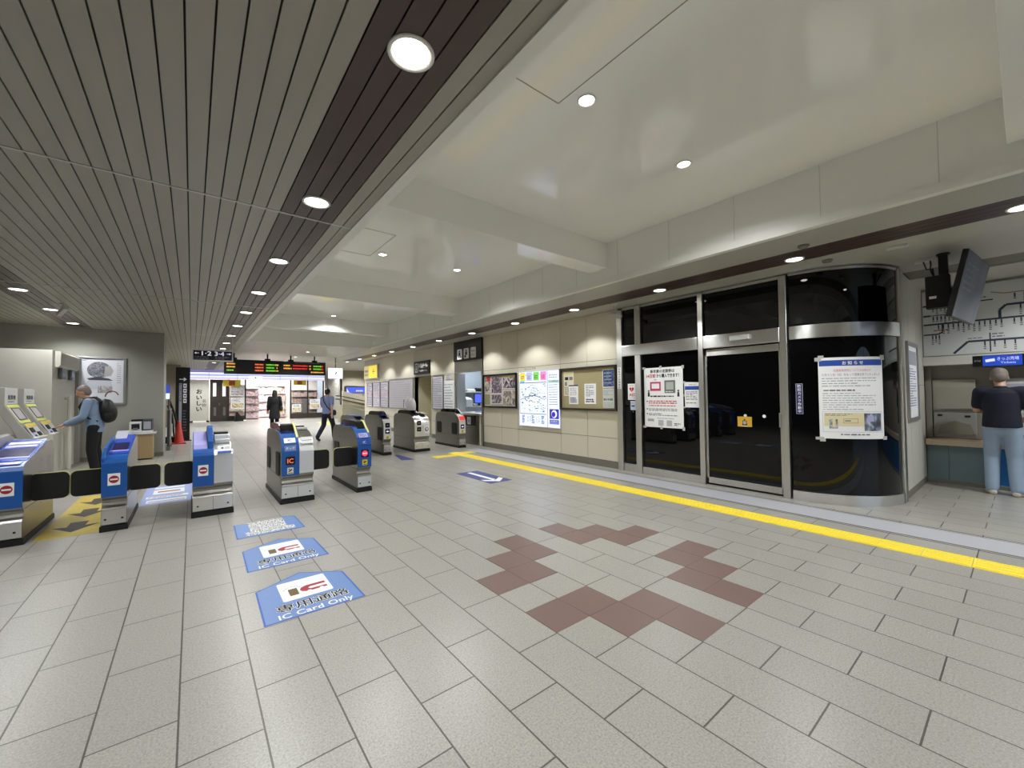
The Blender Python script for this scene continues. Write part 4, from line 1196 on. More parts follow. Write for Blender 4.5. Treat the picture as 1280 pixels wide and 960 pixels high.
t = thing('ticket_counter', 'ticket counter with a tan ledge over grey-blue and bright blue panels', 'counter')
m = MB(); m.box(9.12, 9.475, -6, 1.02, .60, .69, M('tan_ledge', S(204, 184, 156), .4)); m.build('ledge', t, .008)
m = MB(); m.box(9.3, 9.49, .79, 1.02, .05, .60, M('grey_blue_panel', S(124, 146, 150), .4)); m.box(9.3, 9.49, .32, .785, .05, .60, M('grey_blue_panel', None)); m.build('grey_panel', t)
m = MB(); m.box(9.3, 9.49, -6, .315, .05, .60, M('bright_blue_panel', S(38, 118, 190), .4)); m.build('blue_panel', t)
m = MB(); m.box(9.2, 9.49, -6, 1.02, 0, .05, base_grey); m.build('kick_step', t)
at_base(t)
def tvm(name, label, y0, y1, face, purple=False):
    t = thing(name, label, 'ticket machine')
    P = WP(y1, .70, 9.42); w_ = y1 - y0
    m = MB(); m.obox(P, 0, w_, 0, .92, -.045, 0, face); m.build('body', t, .006)
    m = MB()
    if not purple:
        m.obox(P, .02, w_ - .02, .46, .80, 0, .006, M('tvm_shutter', S(158, 154, 142), .5)); m.obox(P, 0, w_, .43, .455, 0, .02, gate_steel)
        m.obox(P, .01, w_ - .01, .02, .40, 0, .012, M('tvm_lower', S(150, 150, 146), .45)); m.slab(P, [(.04, .06), (w_ - .02, .06), (w_ - .06, .22), (w_ / 2, .27), (.08, .20)], .012, .03, M('tvm_hood', S(128, 126, 112), .5))
        m.obox(P, .05, .10, .34, .37, .012, .02, ink); m.obox(P, w_ - .12, w_ - .06, .33, .36, .012, .02, ink)
    else:
        m.obox(P, .04, w_ - .04, .50, .86, 0, .01, gate_white); m.obox(P, .14, w_ - .06, .50, .64, .01, .014, M('tvm_purple', S(70, 60, 140), .4)); m.obox(P, .05, w_ - .1, .66, .84, .01, .014, ink_light)
        m.obox(P, .05, w_ - .04, .10, .42, 0, .012, M('tvm_silver', S(190, 190, 192), .35)); m.obox(P, .1, w_ - .1, .04, .10, 0, .02, ink); m.obox(P, .14, .3, .28, .36, .012, .02, ink_grey)
    m.build('front_fittings', t)
    return at_base(t)
tvm('ticket_machine', 'shuttered grey ticket machine left of the man in the navy shirt', .49, .95, M('tvm_grey', S(164, 160, 148), .45))
tvm('ticket_machine', 'white ticket machine with a purple panel behind the man in the navy shirt', -.30, .30, gate_white, True)
mb = MB(); mb.box(9.4, 9.6, .96, 1.03, .70, 1.85, M('ticket_wall', None)); mb.box(9.48, 9.6, -6, 1.03, .70, 1.86, M('ticket_wall', None)); struct(mb, 'wall_ticket_recess')
# hanging television
P = Plane((6.5, .49, 2.26), (1.12, -.10, 0), (0, -.21, 1))
t = thing('television', 'black television tilted down on a ceiling pole in front of the route map', 'television')
m = MB(); m.obox(P, 0, 1.13, 0, .72, -.05, 0, black_plastic); m.build('case', t, .006)
m = MB(); m.rect(P, .015, 1.115, .015, .705, .001, picture_material('screen_grey', [S(84, 90, 104), S(100, 108, 124), S(112, 120, 136)], 2.5, .3, .0)); m.lines(P, .1, .7, .62, .30, 5, .002, M('screen_text', S(88, 98, 122), .3), 120, dash=.2, h=.4); m.build('screen', t)
m = MB(); m.box(6.98, 7.06, .54, .62, 2.6, H, black_plastic); m.cyl((7.02, .58, H - .02), (7.02, .58, H), .06, black_plastic); m.box(6.99, 7.05, .42, .6, 2.52, 2.66, black_plastic); m.build('ceiling_mount', t, .004)
at_base(t)
t = thing('player_box', 'black box with cables hanging behind the ceiling television', 'equipment box')
m = MB(); m.box(6.84, 6.97, .52, .72, 2.42, 2.80, black_matte); m.box(6.97, 6.977, .56, .62, 2.6, 2.66, black_matte); m.build('case', t, .006)
m = MB(); m.rect(Plane((6.839, .69, 2.53), (0, -1, 0), (0, 0, 1)), 0, .06, 0, .03, .001, white_ink); m.build('sticker', t)
m = MB()
for k in (0, 1):
    m.tube([(7.14, .76 - .06 * k, H - .03), (7.08, .74 - .05 * k, H - .10), (7.0, .72 - .03 * k, H - .16), (6.92, .66 + .02 * k, 2.90), (6.91, .65, 2.79)], .008, black_plastic, 8)
m.build('cable', t)
m = MB(); m.box(7.09, 7.2, .66, .84, H - .03, H - .001, gate_white); m.build('ceiling_plate', t)
at_base(t)

# ------------------------------------------------------------------ left side
mb = MB(); mb.box(-5, -2.06, 11.3, 13.45, 0, 2.37, booth_white); mb.box(-2.06, -2.0, 13.2, 13.45, 0, 2.37, wall_grey); struct(mb, 'wall_booth', .006)
t = thing('wall_hood', 'white rounded hood on the side of the white booth above the backpack wearer', 'hood')
m = MB(); m.prism([(-2.06, 2.06), (-2.02, 2.06), (-1.99, 2.10), (-1.985, 2.34), (-2.0, 2.368), (-2.06, 2.37)], 11.5, 13.15, booth_white, 'y'); m.build('shell', t)
m = MB(); m.box(-2.05, -2.0, 11.7, 12.0, 1.84, 2.06, M('glass_grey', S(110, 118, 126), .2)); m.build('fixture', t, .01); m = MB(); m.box(-2.05, -2.0, 12.5, 12.8, 1.84, 2.06, M('glass_grey', None)); m.build('fixture', t, .01)
at_base(t)
m = MB(); m.cyl((-1.99, 12.3, 0), (-1.99, 12.3, 1.5), .035, booth_white); m.cyl((-2.06, 12.3, 1.46), (-1.99, 12.3, 1.46), .03, booth_white)
tag(m.build('wall_pipe'), 'white vertical pipe on the booth side beside the backpack wearer', 'pipe')
def fare_machine(label, y0, y1):
    t = thing('fare_machine', label, 'fare adjustment machine', (-2.1, (y0 + y1) / 2, 0))
    h = (y1 - y0) / 2
    o = 2.1
    m = MB(); m.prism([(o - 2.30, 1.63), (o - 2.32, 1.36), (o - 2.14, 1.02), (o - 2.06, .84), (o - 1.90, .84), (o - 2.05, 1.08), (o - 2.2, 1.37), (o - 2.2, 1.63)], -h, h, M('machine_grey', S(176, 174, 168), .4), 'y'); m.build('head', t, .008)
    m = MB(); m.box(o - 2.5, o - 1.86, -h, h, 0, .86, booth_white); m.build('cabinet', t, .01)
    Pv = Plane((o - 2.199, -h, 1.37), (0, 1, 0), (0, 0, 1))
    m = MB(); m.obox(Pv, .01, 2 * h - .01, .01, .255, 0, .004, paper); m.text(Pv, '精算機', h, .11, .075, .0046, ink, width=.34, bold=.02); m.lines(Pv, .12, .42, .06, .03, 1, .0046, ink_grey, 131); m.text(Pv, '1', 2 * h - .16, .21, .05, .0046, ink_grey); m.build('header_panel', t)
    d = Vector((-.15, 0, .29)).normalized()
    Ps = Plane((o - 2.049, -h, 1.08), (0, 1, 0), d)
    m = MB(); m.obox(Ps, .01, 2 * h - .01, .0, .32, 0, .006, booth_white); m.obox(Ps, .02, 2 * h - .02, .275, .315, .006, .010, M('lime_yellow', S(230, 232, 110), .4)); m.obox(Ps, .02, 2 * h - .02, .0, .045, .006, .010, M('lime_yellow', None))
    m.obox(Ps, .10, 2 * h - .08, .055, .262, .006, .012, black_plastic); m.rect(Ps, .115, 2 * h - .13, .07, .25, .0125, E('machine_screen', S(170, 166, 164), .7)); m.build('screen_panel', t)
    Pl = Plane((o - 1.899, -h, .84), (0, 1, 0), d)
    m = MB(); m.obox(Pl, .02, 2 * h - .02, .01, .26, 0, .008, gate_white); m.obox(Pl, .03, 2 * h - .03, .2, .25, .008, .012, sign_yellow); m.obox(Pl, .08, .24, .10, .18, .008, .02, ink); m.obox(Pl, .3, .45, .03, .10, .008, .02, ink); m.obox(Pl, .1, .2, .03, .06, .008, .016, blue_ink); m.build('coin_panel', t)
    return t
fare_machine('nearer grey fare machine with a yellow-edged screen in front of the white booth', 9.47, 10.03)
fare_machine('farther grey fare machine with a yellow-edged screen, the one the backpack wearer reaches to', 10.35, 10.92)
# poster on the grey wall
P = FP(-2.07, 13.45, 1.30)
t = framed('wall_poster', 'large silver-framed poster with a grey portrait on the left grey wall', 'poster', P, .82, 1.12, .035, M('silver_frame', None), .045)
m = MB(); m.obox(P, .03, .79, .03, 1.09, 0, .012, M('poster_pale', S(226, 228, 236), .3, 0, .05, 5)); w = .0126
m.disc(P, .36, .82, .20, w, picture_material('hair_grey', [S(84, 86, 96), S(128, 130, 140), S(168, 170, 178)], 18, 1), 28, .19); m.poly(P, [(.44, .66), (.56, .68), (.60, .80), (.55, .92), (.46, .9)], w + .0005, M('skin_grey', S(178, 174, 176), .5)); m.poly(P, [(.16, .62), (.34, .66), (.52, .62), (.60, .57), (.2, .58)], w + .0005, M('collar', S(70, 74, 86), .5))
m.poly(P, [(.08, .36), (.60, .36), (.56, .58), (.18, .58)], w, M('shoulder_pale', S(208, 210, 222), .5)); m.rect(P, .34, .58, .28, .44, w + .0008, picture_material('busy_grey', [S(110, 108, 112), S(170, 166, 168), S(226, 224, 228)], 26))
for k in range(20):
    a = PI * .1 + PI * .95 * k / 20
    m.disc(P, .58 + .11 * math.cos(a), .20 + .12 * math.sin(a), .014, w + .0012, M('rust_print', S(140, 90, 88), .6), 8)
m.lines(P, .66, .74, 1.0, .5, 10, w, ink_light, 140, dash=.02); m.lines(P, .08, .3, .12, .07, 1, w, ink_light, 141); m.lines(P, .08, .16, 1.05, 1.02, 1, w, ink_grey, 142)
m.build('print', t); at_base(t)
t = thing('side_table', 'tan cabinet table with a white top against the left grey wall', 'table', (-.92, 13.1, 0))
m = MB(); m.box(-.20, .20, -.22, .22, .03, .60, M('tan_wood', S(166, 142, 104), .5, 0, .1, 4)); m.build('cabinet', t, .006)
m = MB(); m.box(-.25, .25, -.26, .26, .60, .635, gate_white); m.build('table_top', t, .004)
m = MB(); m.box(-.19, .19, -.2, .2, 0, .03, black_matte); m.build('base', t)
t = thing('stamp_machine', 'white and dark desk machine on the tan cabinet table', 'machine', (-.94, 13.1, .635))
m = MB(); m.box(-.20, .02, -.18, .2, 0, .26, gate_white); m.box(-.22, .2, -.2, .2, 0, .05, gate_white); m.build('body', t, .012)
m = MB(); m.box(-.16, -.02, -.185, -.17, .09, .21, black_matte); m.box(-.13, -.05, -.20, -.18, .07, .12, ink_grey); m.build('slot', t)
m = MB(); m.box(.03, .2, -.19, .2, .05, .30, M('machine_slate', S(70, 76, 84), .35)); m.box(.05, .18, -.195, -.19, .08, .26, ink_light); m.box(-.18, .2, -.02, .2, .26, .31, black_plastic); m.build('side_unit', t, .01)
# beyond the grey wall
t = thing('partition', 'dark grey floor partition leading back from the end of the left grey wall', 'partition', (-.5, 14.6, 0))
m = MB(); m.box(-.03, .03, -.0, 1.2, .12, 1.10, M('slate_panel', S(70, 72, 74), .45)); m.build('panel', t, .004)
m = MB(); m.box(-.035, .035, -.01, 1.21, 1.10, 1.13, gate_steel); m.box(-.04, .04, .0, .05, 0, .12, gate_steel); m.box(-.04, .04, 1.15, 1.2, 0, .12, gate_steel); m.build('rail', t)
t = thing('display_sign', 'small blue and white sign panel standing above the dark partition', 'sign', (-.55, 14.8, 1.13))
m = MB(); m.box(-.07, .07, -.03, .03, .28, .68, black_plastic); m.build('housing', t)
Pd = FP(-.07, -.031, .28)
m = MB(); m.rect(Pd, .005, .135, .17, .395, .001, E('panel_blue', S(70, 80, 190), .8)); m.rect(Pd, .005, .135, .005, .165, .001, E('panel_white', S(226, 244, 246), 1.0)); m.build('face', t)
m = MB(); m.cyl((0.05, 0, 0), (.05, 0, .3), .02, gate_steel); m.build('post', t)
t = thing('standing_sign', 'tall black standing sign with a white arrow and white squares beyond the left wall', 'sign', (-.24, 17.6, 0))
m = MB(); m.box(-.19, .19, -.03, .05, .02, 2.47, black_plastic); m.build('panel', t, .004)
m = MB(); m.box(-.24, .24, -.15, .15, 0, .02, black_plastic); m.build('base', t)
Pd = FP(-.19, -.031, 0)
m = MB(); m.rect(Pd, .09, .25, 2.055, 2.08, .001, white_ink); m.poly(Pd, [(.21, 2.0), (.29, 2.067), (.21, 2.135)], .001, white_ink)
for k in range(4):
    m.rrect(Pd, .20, .29, 1.78 - .17 * k, 1.92 - .17 * k, .01, 0, .002, white_ink); m.disc(Pd, .245, 1.85 - .17 * k, .025, .003, ink, 12)
m.rect(Pd, .09, .165, .3, 1.93, .001, ink_light); m.vtext(Pd, '観光案内所方面', .1275, 1.92, .085, .002, ink); m.lines(Pd, .2, .3, 1.05, .3, 8, .001, ink_grey, 150, dash=.03)
m.build('lettering', t)
t = thing('traffic_cone', 'red traffic cone in front of the tall black standing sign', 'traffic cone', (-.31, 16.6, 0))
m = MB(); m.lathe([(.145, .03), (.125, .06), (.035, .70), (.02, .71)], (0, 0, 0), M('cone_red', S(190, 44, 36), .5), 24); m.build('cone_body', t)
m = MB(); m.box(-.18, .18, -.18, .18, 0, .035, M('cone_red', None)); m.build('base', t, .01)
t = thing('folded_trolley', 'black folded trolley between the dark partition and the red cone', 'trolley', (-.52, 17.0, 0))
m = MB(); m.tube([(-.05, 0, 1.55), (-.04, -.02, 1.35), (.05, 0, 1.05), (.16, 0, .6), (.16, 0, .12)], .03, black_matte, 8); m.tube([(-.1, .2, 1.2), (.02, .2, .9), (.08, .2, .12)], .025, black_matte, 8); m.build('handle', t)
m = MB(); m.box(-.14, .12, -.1, .26, .1, .2, black_matte); m.box(-.08, .04, -.08, -.04, .32, .62, gate_white); m.build('platform', t, .01)
for sx in (-.1, .08):
    m = MB(); m.cyl((sx, -.05, .06), (sx, -.01, .06), .06, black_plastic, n=16); m.build('wheel', t)
# hanging platform sign
t = thing('hanging_sign', 'hanging black sign with white frame reading 1-2 and 3-4 with arrows', 'sign', (.41, 12.7, 2.36))
m = MB(); m.box(-.42, .42, -.04, .04, 0, .285, gate_white); m.build('frame', t, .004)
Pd = FP(-.42, -.041, 0)
m = MB(); m.rect(Pd, .028, .812, .028, .257, .001, M('sign_black', S(24, 24, 36), .3))
lit = E('letter_lit', S(220, 220, 236), .7)
m.rect(Pd, .075, .14, .187, .199, .002, lit); m.poly(Pd, [(.05, .193), (.085, .165), (.085, .221)], .002, lit); m.rect(Pd, .70, .765, .187, .199, .002, lit); m.poly(Pd, [(.79, .193), (.755, .165), (.755, .221)], .002, lit)
m.text(Pd, '1·2', .29, .193, .15, .002, lit, bold=.02, width=.19); m.text(Pd, '3·4', .55, .193, .15, .002, lit, bold=.02, width=.19)
m.lines(Pd, .05, .36, .125, .04, 2, .002, M('dim_letter', S(130, 130, 142), .5), 160, h=.5); m.lines(Pd, .46, .78, .125, .04, 2, .002, M('dim_letter', None), 161, h=.5); m.build('face', t)
m = MB(); m.cyl((.405, 0, .28), (.405, 0, H - 2.36), .013, gate_white); m.build('pole', t)
# departure board
t = thing('departure_board', 'long black departure board with red, green and amber LED rows', 'departure board', (2.63, 18, 2.31))
m = MB(); m.box(-1.72, 1.72, 0, .25, 0, .53, black_plastic); m.build('housing', t, .01)
for u in (-1.42, -.35, .45, 1.32):
    m = MB(); m.box(u - .09, u + .09, .06, .2, .53, .60, black_matte); m.cyl((u, .13, .6), (u, .13, H - 2.31), .025, black_matte); m.build('mount', t)
Pd = FP(-1.72, -.001, 0)
m = MB()
def led(u0, u1, mm, rows=3, v1=.40, v0=.08, s=1):
    m.lines(Pd, u0, u1, v1, v0, rows, .001, mm, s, h=.5, dash=.045, fill=1)
led(.07, .33, led_amber, 2, .42, .2, 1); led(.07, .31, led_green, 1, .18, .08, 2)
led(.95, 1.22, led_orange, 3, .42, .08, 3); led(1.31, 1.65, led_green, 3, .42, .08, 4); led(1.66, 1.73, led_amber, 3, .42, .08, 5)
led(1.90, 2.18, led_amber, 2, .42, .19, 6); led(2.23, 2.70, led_red, 2, .42, .19, 7); led(2.72, 2.76, led_red, 2, .42, .19, 8); led(2.82, 2.88, led_amber, 2, .42, .19, 9)
led(2.97, 3.26, led_green, 2, .42, .19, 10); led(3.27, 3.34, led_red, 2, .42, .19, 11); led(2.88, 3.36, led_amber, 1, .17, .06, 12)
m.lines(Pd, 2.3, 3.3, .51, .46, 1, .001, ink_grey, 13)
m.build('led_rows', t)
t = thing('lightbox_sign', 'square white lit sign hanging right of the departure board', 'sign', (4.75, 18, 2.19))
m = MB(); m.box(-.28, .28, 0, .12, 0, .44, E('white_lit', S(250, 250, 250), 1.1)); m.build('box', t, .01)
m = MB(); Pd = FP(-.28, -.001, 0); m.poly(Pd, [(.25, .2), (.31, .21), (.33, .28), (.30, .28)], .001, ink_grey); m.disc(Pd, .27, .19, .022, .001, ink_grey, 12); m.build('mark', t)
m = MB(); m.cyl((0, .06, .44), (0, .06, H - 2.19), .015, black_plastic); m.build('pole', t)
# ------------------------------------------------------------------ the shop across the far end
SY = 30.0
mb = MB()
mb.box(-9, -.14, SY, SY + .2, 0, H, M('far_wall', S(150, 146, 136), .6))
mb.box(7.2, 7.75, SY - .05, SY + .3, 0, H, M('pillar_pale', S(196, 194, 190), .5)); mb.box(7.35, 7.5, 27, SY, 0, H, wall_grey)
mb.box(7.4, 13, 27, 27.15, 0, H, M('ramp_back_wall', S(166, 160, 144), .6))
mb.box(-.14, 7.5, 33.5, 33.6, 0, H, white_paint); mb.box(-.2, -.14, SY + .2, 33.5, 0, H, white_paint)
struct(mb, 'wall_far')
t = thing('shop_fascia', 'lit lilac striped fascia over the far shop front', 'shop sign')
m = MB(); m.box(-.13, 7.18, SY - .12, SY + .15, 2.525, H - .006, M('fascia_case', S(180, 178, 200), .4)); m.build('case', t)
m = MB(); Pd = FP(-.13, SY - .121, 2.52)
lil, whi, cya, dimp = E('fascia_lilac', S(206, 200, 250), 1.1), E('fascia_white', S(236, 234, 255), 1.3), E('fascia_cyan', S(130, 190, 240), 1.0), E('fascia_dim', S(150, 140, 196), .7)
for v0, v1, mm in ((.0, .12, lil), (.13, .20, whi), (.21, .25, cya), (.26, .32, lil), (.33, .40, whi), (.44, .55, dimp)):
    for u0, u1 in ((0, .9), (.92, 2.3), (2.32, 4.6), (4.62, 6.2), (6.22, 7.28)):
        m.rect(Pd, u0, u1, v0, v1, .002, mm)
m.rrect(Pd, 2.9, 3.6, .02, .22, .05, .002, .03, E('fascia_logo', S(240, 244, 255), 1.4)); m.disc(Pd, 3.25, .12, .05, .032, ink_grey, 14)
m.build('lit_panels', t); at_base(t)
t = thing('banner', 'tall white banner with black brush lettering left of the brown doors', 'banner', (.36, SY - .1, 0))
m = MB(); m.box(-.44, .44, 0, .03, .08, 2.46, M('banner_white', S(226, 224, 214), .6)); m.build('cloth', t)
m = MB(); m.vtext(FP(0, -.001, 0), 'おいしい', -.03, 1.95, .33, .001, ink, .03); m.vtext(FP(0, -.001, 0), '名物', .2, 1.35, .24, .001, ink); m.build('lettering', t)
for sx in (-.38, .38):
    m = MB(); m.box(sx - .07, sx + .07, -.15, .15, 0, .08, black_matte); m.build('foot', t)
d3 = MB(); d3.box(.84, 1.72, SY, SY + .06, 0, 2.5, dark_brown); d3 = struct(d3, 'door_3')
for k, x in enumerate((.92, 1.38)):
    m = MB(); m.box(x + .06, x + .22, SY - .012, SY, 1.5, 2.3, E('door_glow', S(236, 234, 230), 1.1)); m.box(x + .10, x + .22, SY - .012, SY, .35, .85, M('door_dull', S(120, 116, 116), .3)); m.build('window_pane', d3)
    m = MB(); m.cyl((1.27 + .05 * k, SY - .05, .95), (1.27 + .05 * k, SY - .05, 1.12), .015, gate_steel); m.build('door_handle', d3)
mb = MB(); fm = M('shop_frame', S(50, 46, 46), .4)
for x in (1.74, 2.60, 5.10, 6.12, 7.1):
    mb.box(x - .04, x + .04, SY - .03, SY + .05, 0, 2.52, fm)
mb.box(1.72, 2.62, SY, SY + .05, 0, .30, fm); mb.box(5.1, 7.1, SY, SY + .05, 0, .34, dark_brown); mb.box(5.8, 6.1, SY, SY + .04, .34, 1.3, M('grey_post', S(110, 108, 108), .5))
struct(mb, 'window_5')
for nm, x0, x1, z0, z1 in (('window_6', 1.78, 2.56, .3, 2.5), ('window_7', 5.14, 6.08, .34, 2.5), ('window_8', 6.16, 7.06, .34, 2.5)):
    g = bpy.data.materials.get('clear_glass')
    if g is None:
        g, nt, b = nodes_of('clear_glass')
        b.inputs['Base Color'].default_value = (.92, .95, .95, 1); b.inputs['Roughness'].default_value = .02; b.inputs['Transmission Weight'].default_value = 1.0; b.inputs['IOR'].default_value = 1.02
    mb = MB(); mb.box(x0, x1, SY + .02, SY + .03, z0, z1, g); struct(mb, nm)
goods = picture_material('goods_mixed', [S(240, 236, 226), S(206, 90, 100), S(246, 240, 240), S(196, 168, 120), S(250, 248, 240), S(160, 150, 170)], 7, 1)
goods_pink = picture_material('goods_pink', [S(250, 240, 246), S(240, 222, 232), S(250, 246, 248), S(206, 96, 120), S(252, 246, 250), S(240, 226, 190)], 7, 1)
def shelf_unit(label, x, y, w_, h_, mat_, n=4):
    t = thing('display_shelf', label, 'shelf', (x, y, 0))
    m = MB(); m.box(-w_ / 2, w_ / 2, .3, .34, 0, h_, white_paint)
    for k in range(n + 1):
        m.box(-w_ / 2, w_ / 2, 0, .3, .1 + (h_ - .1) * k / n - .03, .1 + (h_ - .1) * k / n, white_paint)
    m.build('rack', t)
    m = MB(); R = random.Random(int(x * 100))
    for k in range(n):
        z = .1 + (h_ - .1) * k / n; u = -w_ / 2 + .02
        while u < w_ / 2 - .08:
            q = R.uniform(.06, .16)
            m.box(u, min(u + q, w_ / 2), .04, .26, z, z + (h_ - .1) / n * R.uniform(.5, .85), mat_); u += q + .015
    o = m.build('goods', t); o['kind'] = 'stuff'
shelf_unit('white shop shelf with mixed goods seen through the left shop window', 2.2, SY + 1.2, .9, 2.1, goods)
shelf_unit('shop shelf with pink goods at the left of the shop entrance', 3.05, SY + .9, .8, 2.0, goods_pink)
shelf_unit('shop shelf with pink and white goods at the back of the shop', 4.0, SY + 2.6, 1.3, 2.2, goods_pink)
shelf_unit('shop shelf with mixed goods at the right of the shop entrance', 4.8, SY + 1.4, .6, 2.2, goods)
shelf_unit('shop shelf with pale goods behind the right shop windows', 6.2, SY + 1.2, 1.7, 1.9, goods)
def shop_poster(label, x0, x1, z0, z1, mat_, y=SY - .01, seed=1):
    m = MB(); P = FP(x0, y, z0); w_, h_ = x1 - x0, z1 - z0
    m.obox(P, 0, w_, 0, h_, 0, .006, paper); m.rect(P, w_ * .08, w_ * .92, h_ * .1, h_ * .5, .0066, mat_); m.lines(P, w_ * .1, w_ * .9, h_ * .92, h_ * .58, 3, .0066, ink_grey, seed, dash=.1)
    tag(m.build('shop_poster'), label, 'poster')
food = picture_material('food_pic', [S(120, 84, 50), S(230, 200, 120), S(240, 236, 224), S(150, 100, 70)], 8)
shop_poster('white food poster low in the left shop window', 1.86, 2.58, .72, 1.42, food, seed=171)
shop_poster('white price poster high in the left shop window', 1.82, 2.56, 1.5, 2.2, picture_material('grey_pic', [S(120, 116, 130), S(210, 206, 220), S(240, 238, 244)], 10), seed=172)
shop_poster('small poster low in the right shop window beside the entrance', 5.2, 5.72, .42, .95, food, seed=173)
shop_poster('food poster low in the rightmost shop window', 6.25, 6.9, .6, 1.25, food, seed=174)
shop_poster('yellow poster standing inside the shop entrance', 4.35, 4.85, .3, 1.15, picture_material('yellow_pic', [S(250, 226, 110), S(240, 200, 60), S(250, 244, 200)], 6), SY + .9, 175)
m = MB(); P = FP(1.45, SY - .14, 2.1); m.obox(P, 0, .9, 0, .4, 0, .01, sign_yellow); m.rect(P, .3, .6, .05, .35, .011, M('crab_red', S(160, 70, 40), .6)); tag(m.build('shop_notice'), 'yellow strip notice hanging below the fascia above the left shop window', 'notice')
m = MB(); P = FP(5.25, SY - .14, 2.2); m.obox(P, 0, .75, 0, .32, 0, .01, sign_yellow); m.rect(P, .2, .5, .05, .28, .011, M('crab_red', None)); tag(m.build('shop_notice'), 'yellow strip notice hanging below the fascia right of the shop entrance', 'notice')
t = thing('floor_stand', 'low black slanted stand in front of the left shop window', 'stand', (2.2, SY - .5, 0))
m = MB(); m.prism([(-.2, 0), (.25, 0), (.25, .12), (-.05, .55), (-.12, .55)], -.3, .3, black_matte, 'y'); m.build('board', t); m = MB(); m.box(.26, .4, -.2, .2, 0, .05, paper); m.build('leaflets', t)
# ramp with handrails on the right
rz_ = lambda x: 1.73 - .237 * (x - 6.69)
t = thing('ramp_wall', 'sloping pale ramp wall with two dark handrails beyond the right wall', 'ramp')
m = MB(); m.prism([(6.69, 0), (11, 0), (11, rz_(11)), (6.69, 1.73)], 24, 24.15, M('ramp_pale', S(186, 180, 160), .5), 'y'); m.build('parapet', t)
for dz in (.30, .48):
    m = MB(); m.tube([(6.3, 23.9, rz_(6.69) - dz + .04), (6.69, 23.9, rz_(6.69) - dz), (10.9, 23.9, rz_(10.9) - dz)], .03, M('rail_dark', S(74, 66, 54), .4), 8)
    for x in (7.0, 8.5, 10):
        m.cyl((x, 23.9, rz_(x) - dz), (x, 24.0, rz_(x) - dz), .012, gate_steel, n=8)
    m.build('handrail', t)
m = MB(); m.prism([(6.4, 0), (11, 0), (11, .04), (9.4, .04), (6.5, .95), (6.4, .95)], 23.0, 23.85, M('ramp_floor', S(150, 146, 130), .6), 'y'); m.build('slope', t)
at_base(t)
t = thing('advertising_panel', 'blue lit advertising panel above the sloping ramp wall', 'advertisement')
P = FP(6.98, 24.6, 1.60)
m = MB(); m.slab(P, [(0, 0), (1.3, 0), (1.3, .42), (.10, .45), (0, .42)], -.1, 0, M('ad_case', S(60, 58, 62), .4)); m.build('case', t)
m = MB(); m.rect(P, .1, 1.28, .04, .36, .001, E('ad_blue', S(70, 88, 214), 1.1)); m.poly(P, [(.12, .06), (.26, .06), (.12, .3)], .002, led_white); m.lines(P, .65, 1.1, .2, .1, 1, .002, led_white, 180, h=.9); m.build('face', t)
m = MB(); m.box(7.3, 7.34, 24.55, 24.6, 0, 1.6, gate_steel); m.box(8.0, 8.04, 24.55, 24.6, 0, 1.6, gate_steel); m.build('post', t); at_base(t)

# ------------------------------------------------------------------ ceiling lamps
def make_light(r):
    m = MB(); m.lathe([(r, 0), (r, -.007), (r * .92, -.012), (r * .80, -.006), (r * .78, .0)], (0, 0, 0), trim_white, 28); ring = m
    n = MB(); n.lathe([(.0005, -.004), (r * .5, -.0045), (r * .79, -.003)], (0, 0, 0), lens, 28)
    return ring, n
def downlight(x, y, z, label, r=.11, group=None, power=60, proto={}, size=150, col=(.97, 1, 1), blend=.55):
    k = round(r, 3)
    t = thing('downlight', label, 'ceiling light', (x, y, z), 0, group) if label else None
    if t is None:
        pass
    elif k not in proto:
        a, b = make_light(r); ra = a.build('trim_ring', t); rb = b.build('lens', t); proto[k] = (ra.data, rb.data)
    else:
        for nm, d in zip(('trim_ring', 'lens'), proto[k]):
            o = bpy.data.objects.new(nm, d); COL.objects.link(o); o.parent = t
    L = bpy.data.lights.new('lamp_light', 'SPOT'); L.energy = power; L.spot_size = math.radians(size); L.spot_blend = blend; L.shadow_soft_size = r * .7; L.color = col
    o = bpy.data.objects.new('lamp_light', L); COL.objects.link(o); o.location = (x, y, z - .02)
    return t
ORD = ['nearest', 'second', 'third', 'fourth', 'fifth', 'sixth', 'seventh', 'eighth', 'ninth', 'tenth', 'eleventh', 'twelfth', 'thirteenth', 'fourteenth', 'fifteenth', 'sixteenth']
PW = 1.95
GA, GB, GC, GD = 'downlights in the dark strip beside the coffer', 'downlights in the dark strip along the right wall', 'downlights in the dark strip far left', 'small downlights in the white coffer'
k = 0
for i in range(-2, 13):
    y = 1.77 + 1.872 * i
    if i > 7: y = 14.9 + 1.75 * (i - 7)
    vis = i >= 0
    lab = '%s downlight counted from the viewer in the dark ceiling strip beside the white coffer' % ORD[i] if vis else None
    downlight(.805, y, H, lab, .11, GA, 46 * PW)
for i in range(-3, 11):
    y = 1.73 + 1.83 * i
    lab = '%s downlight counted from the viewer in the dark strip along the right wall' % ORD[i + 1] if i >= -1 else None
    if i == -1: y = -.02
    downlight(5.80, y, H, lab, .105, GB, 46 * PW if i != -1 else 40 * PW, size=118, blend=.4)
for i in range(-4, 3):
    lab = '%s of three downlights in the dark strip at far left' % ('farthest', 'middle', 'nearest')[2 - i] if i >= 0 else None
    downlight(-2.03, 9.2 + 1.745 * i, H, lab, .11, GC, 46 * PW)
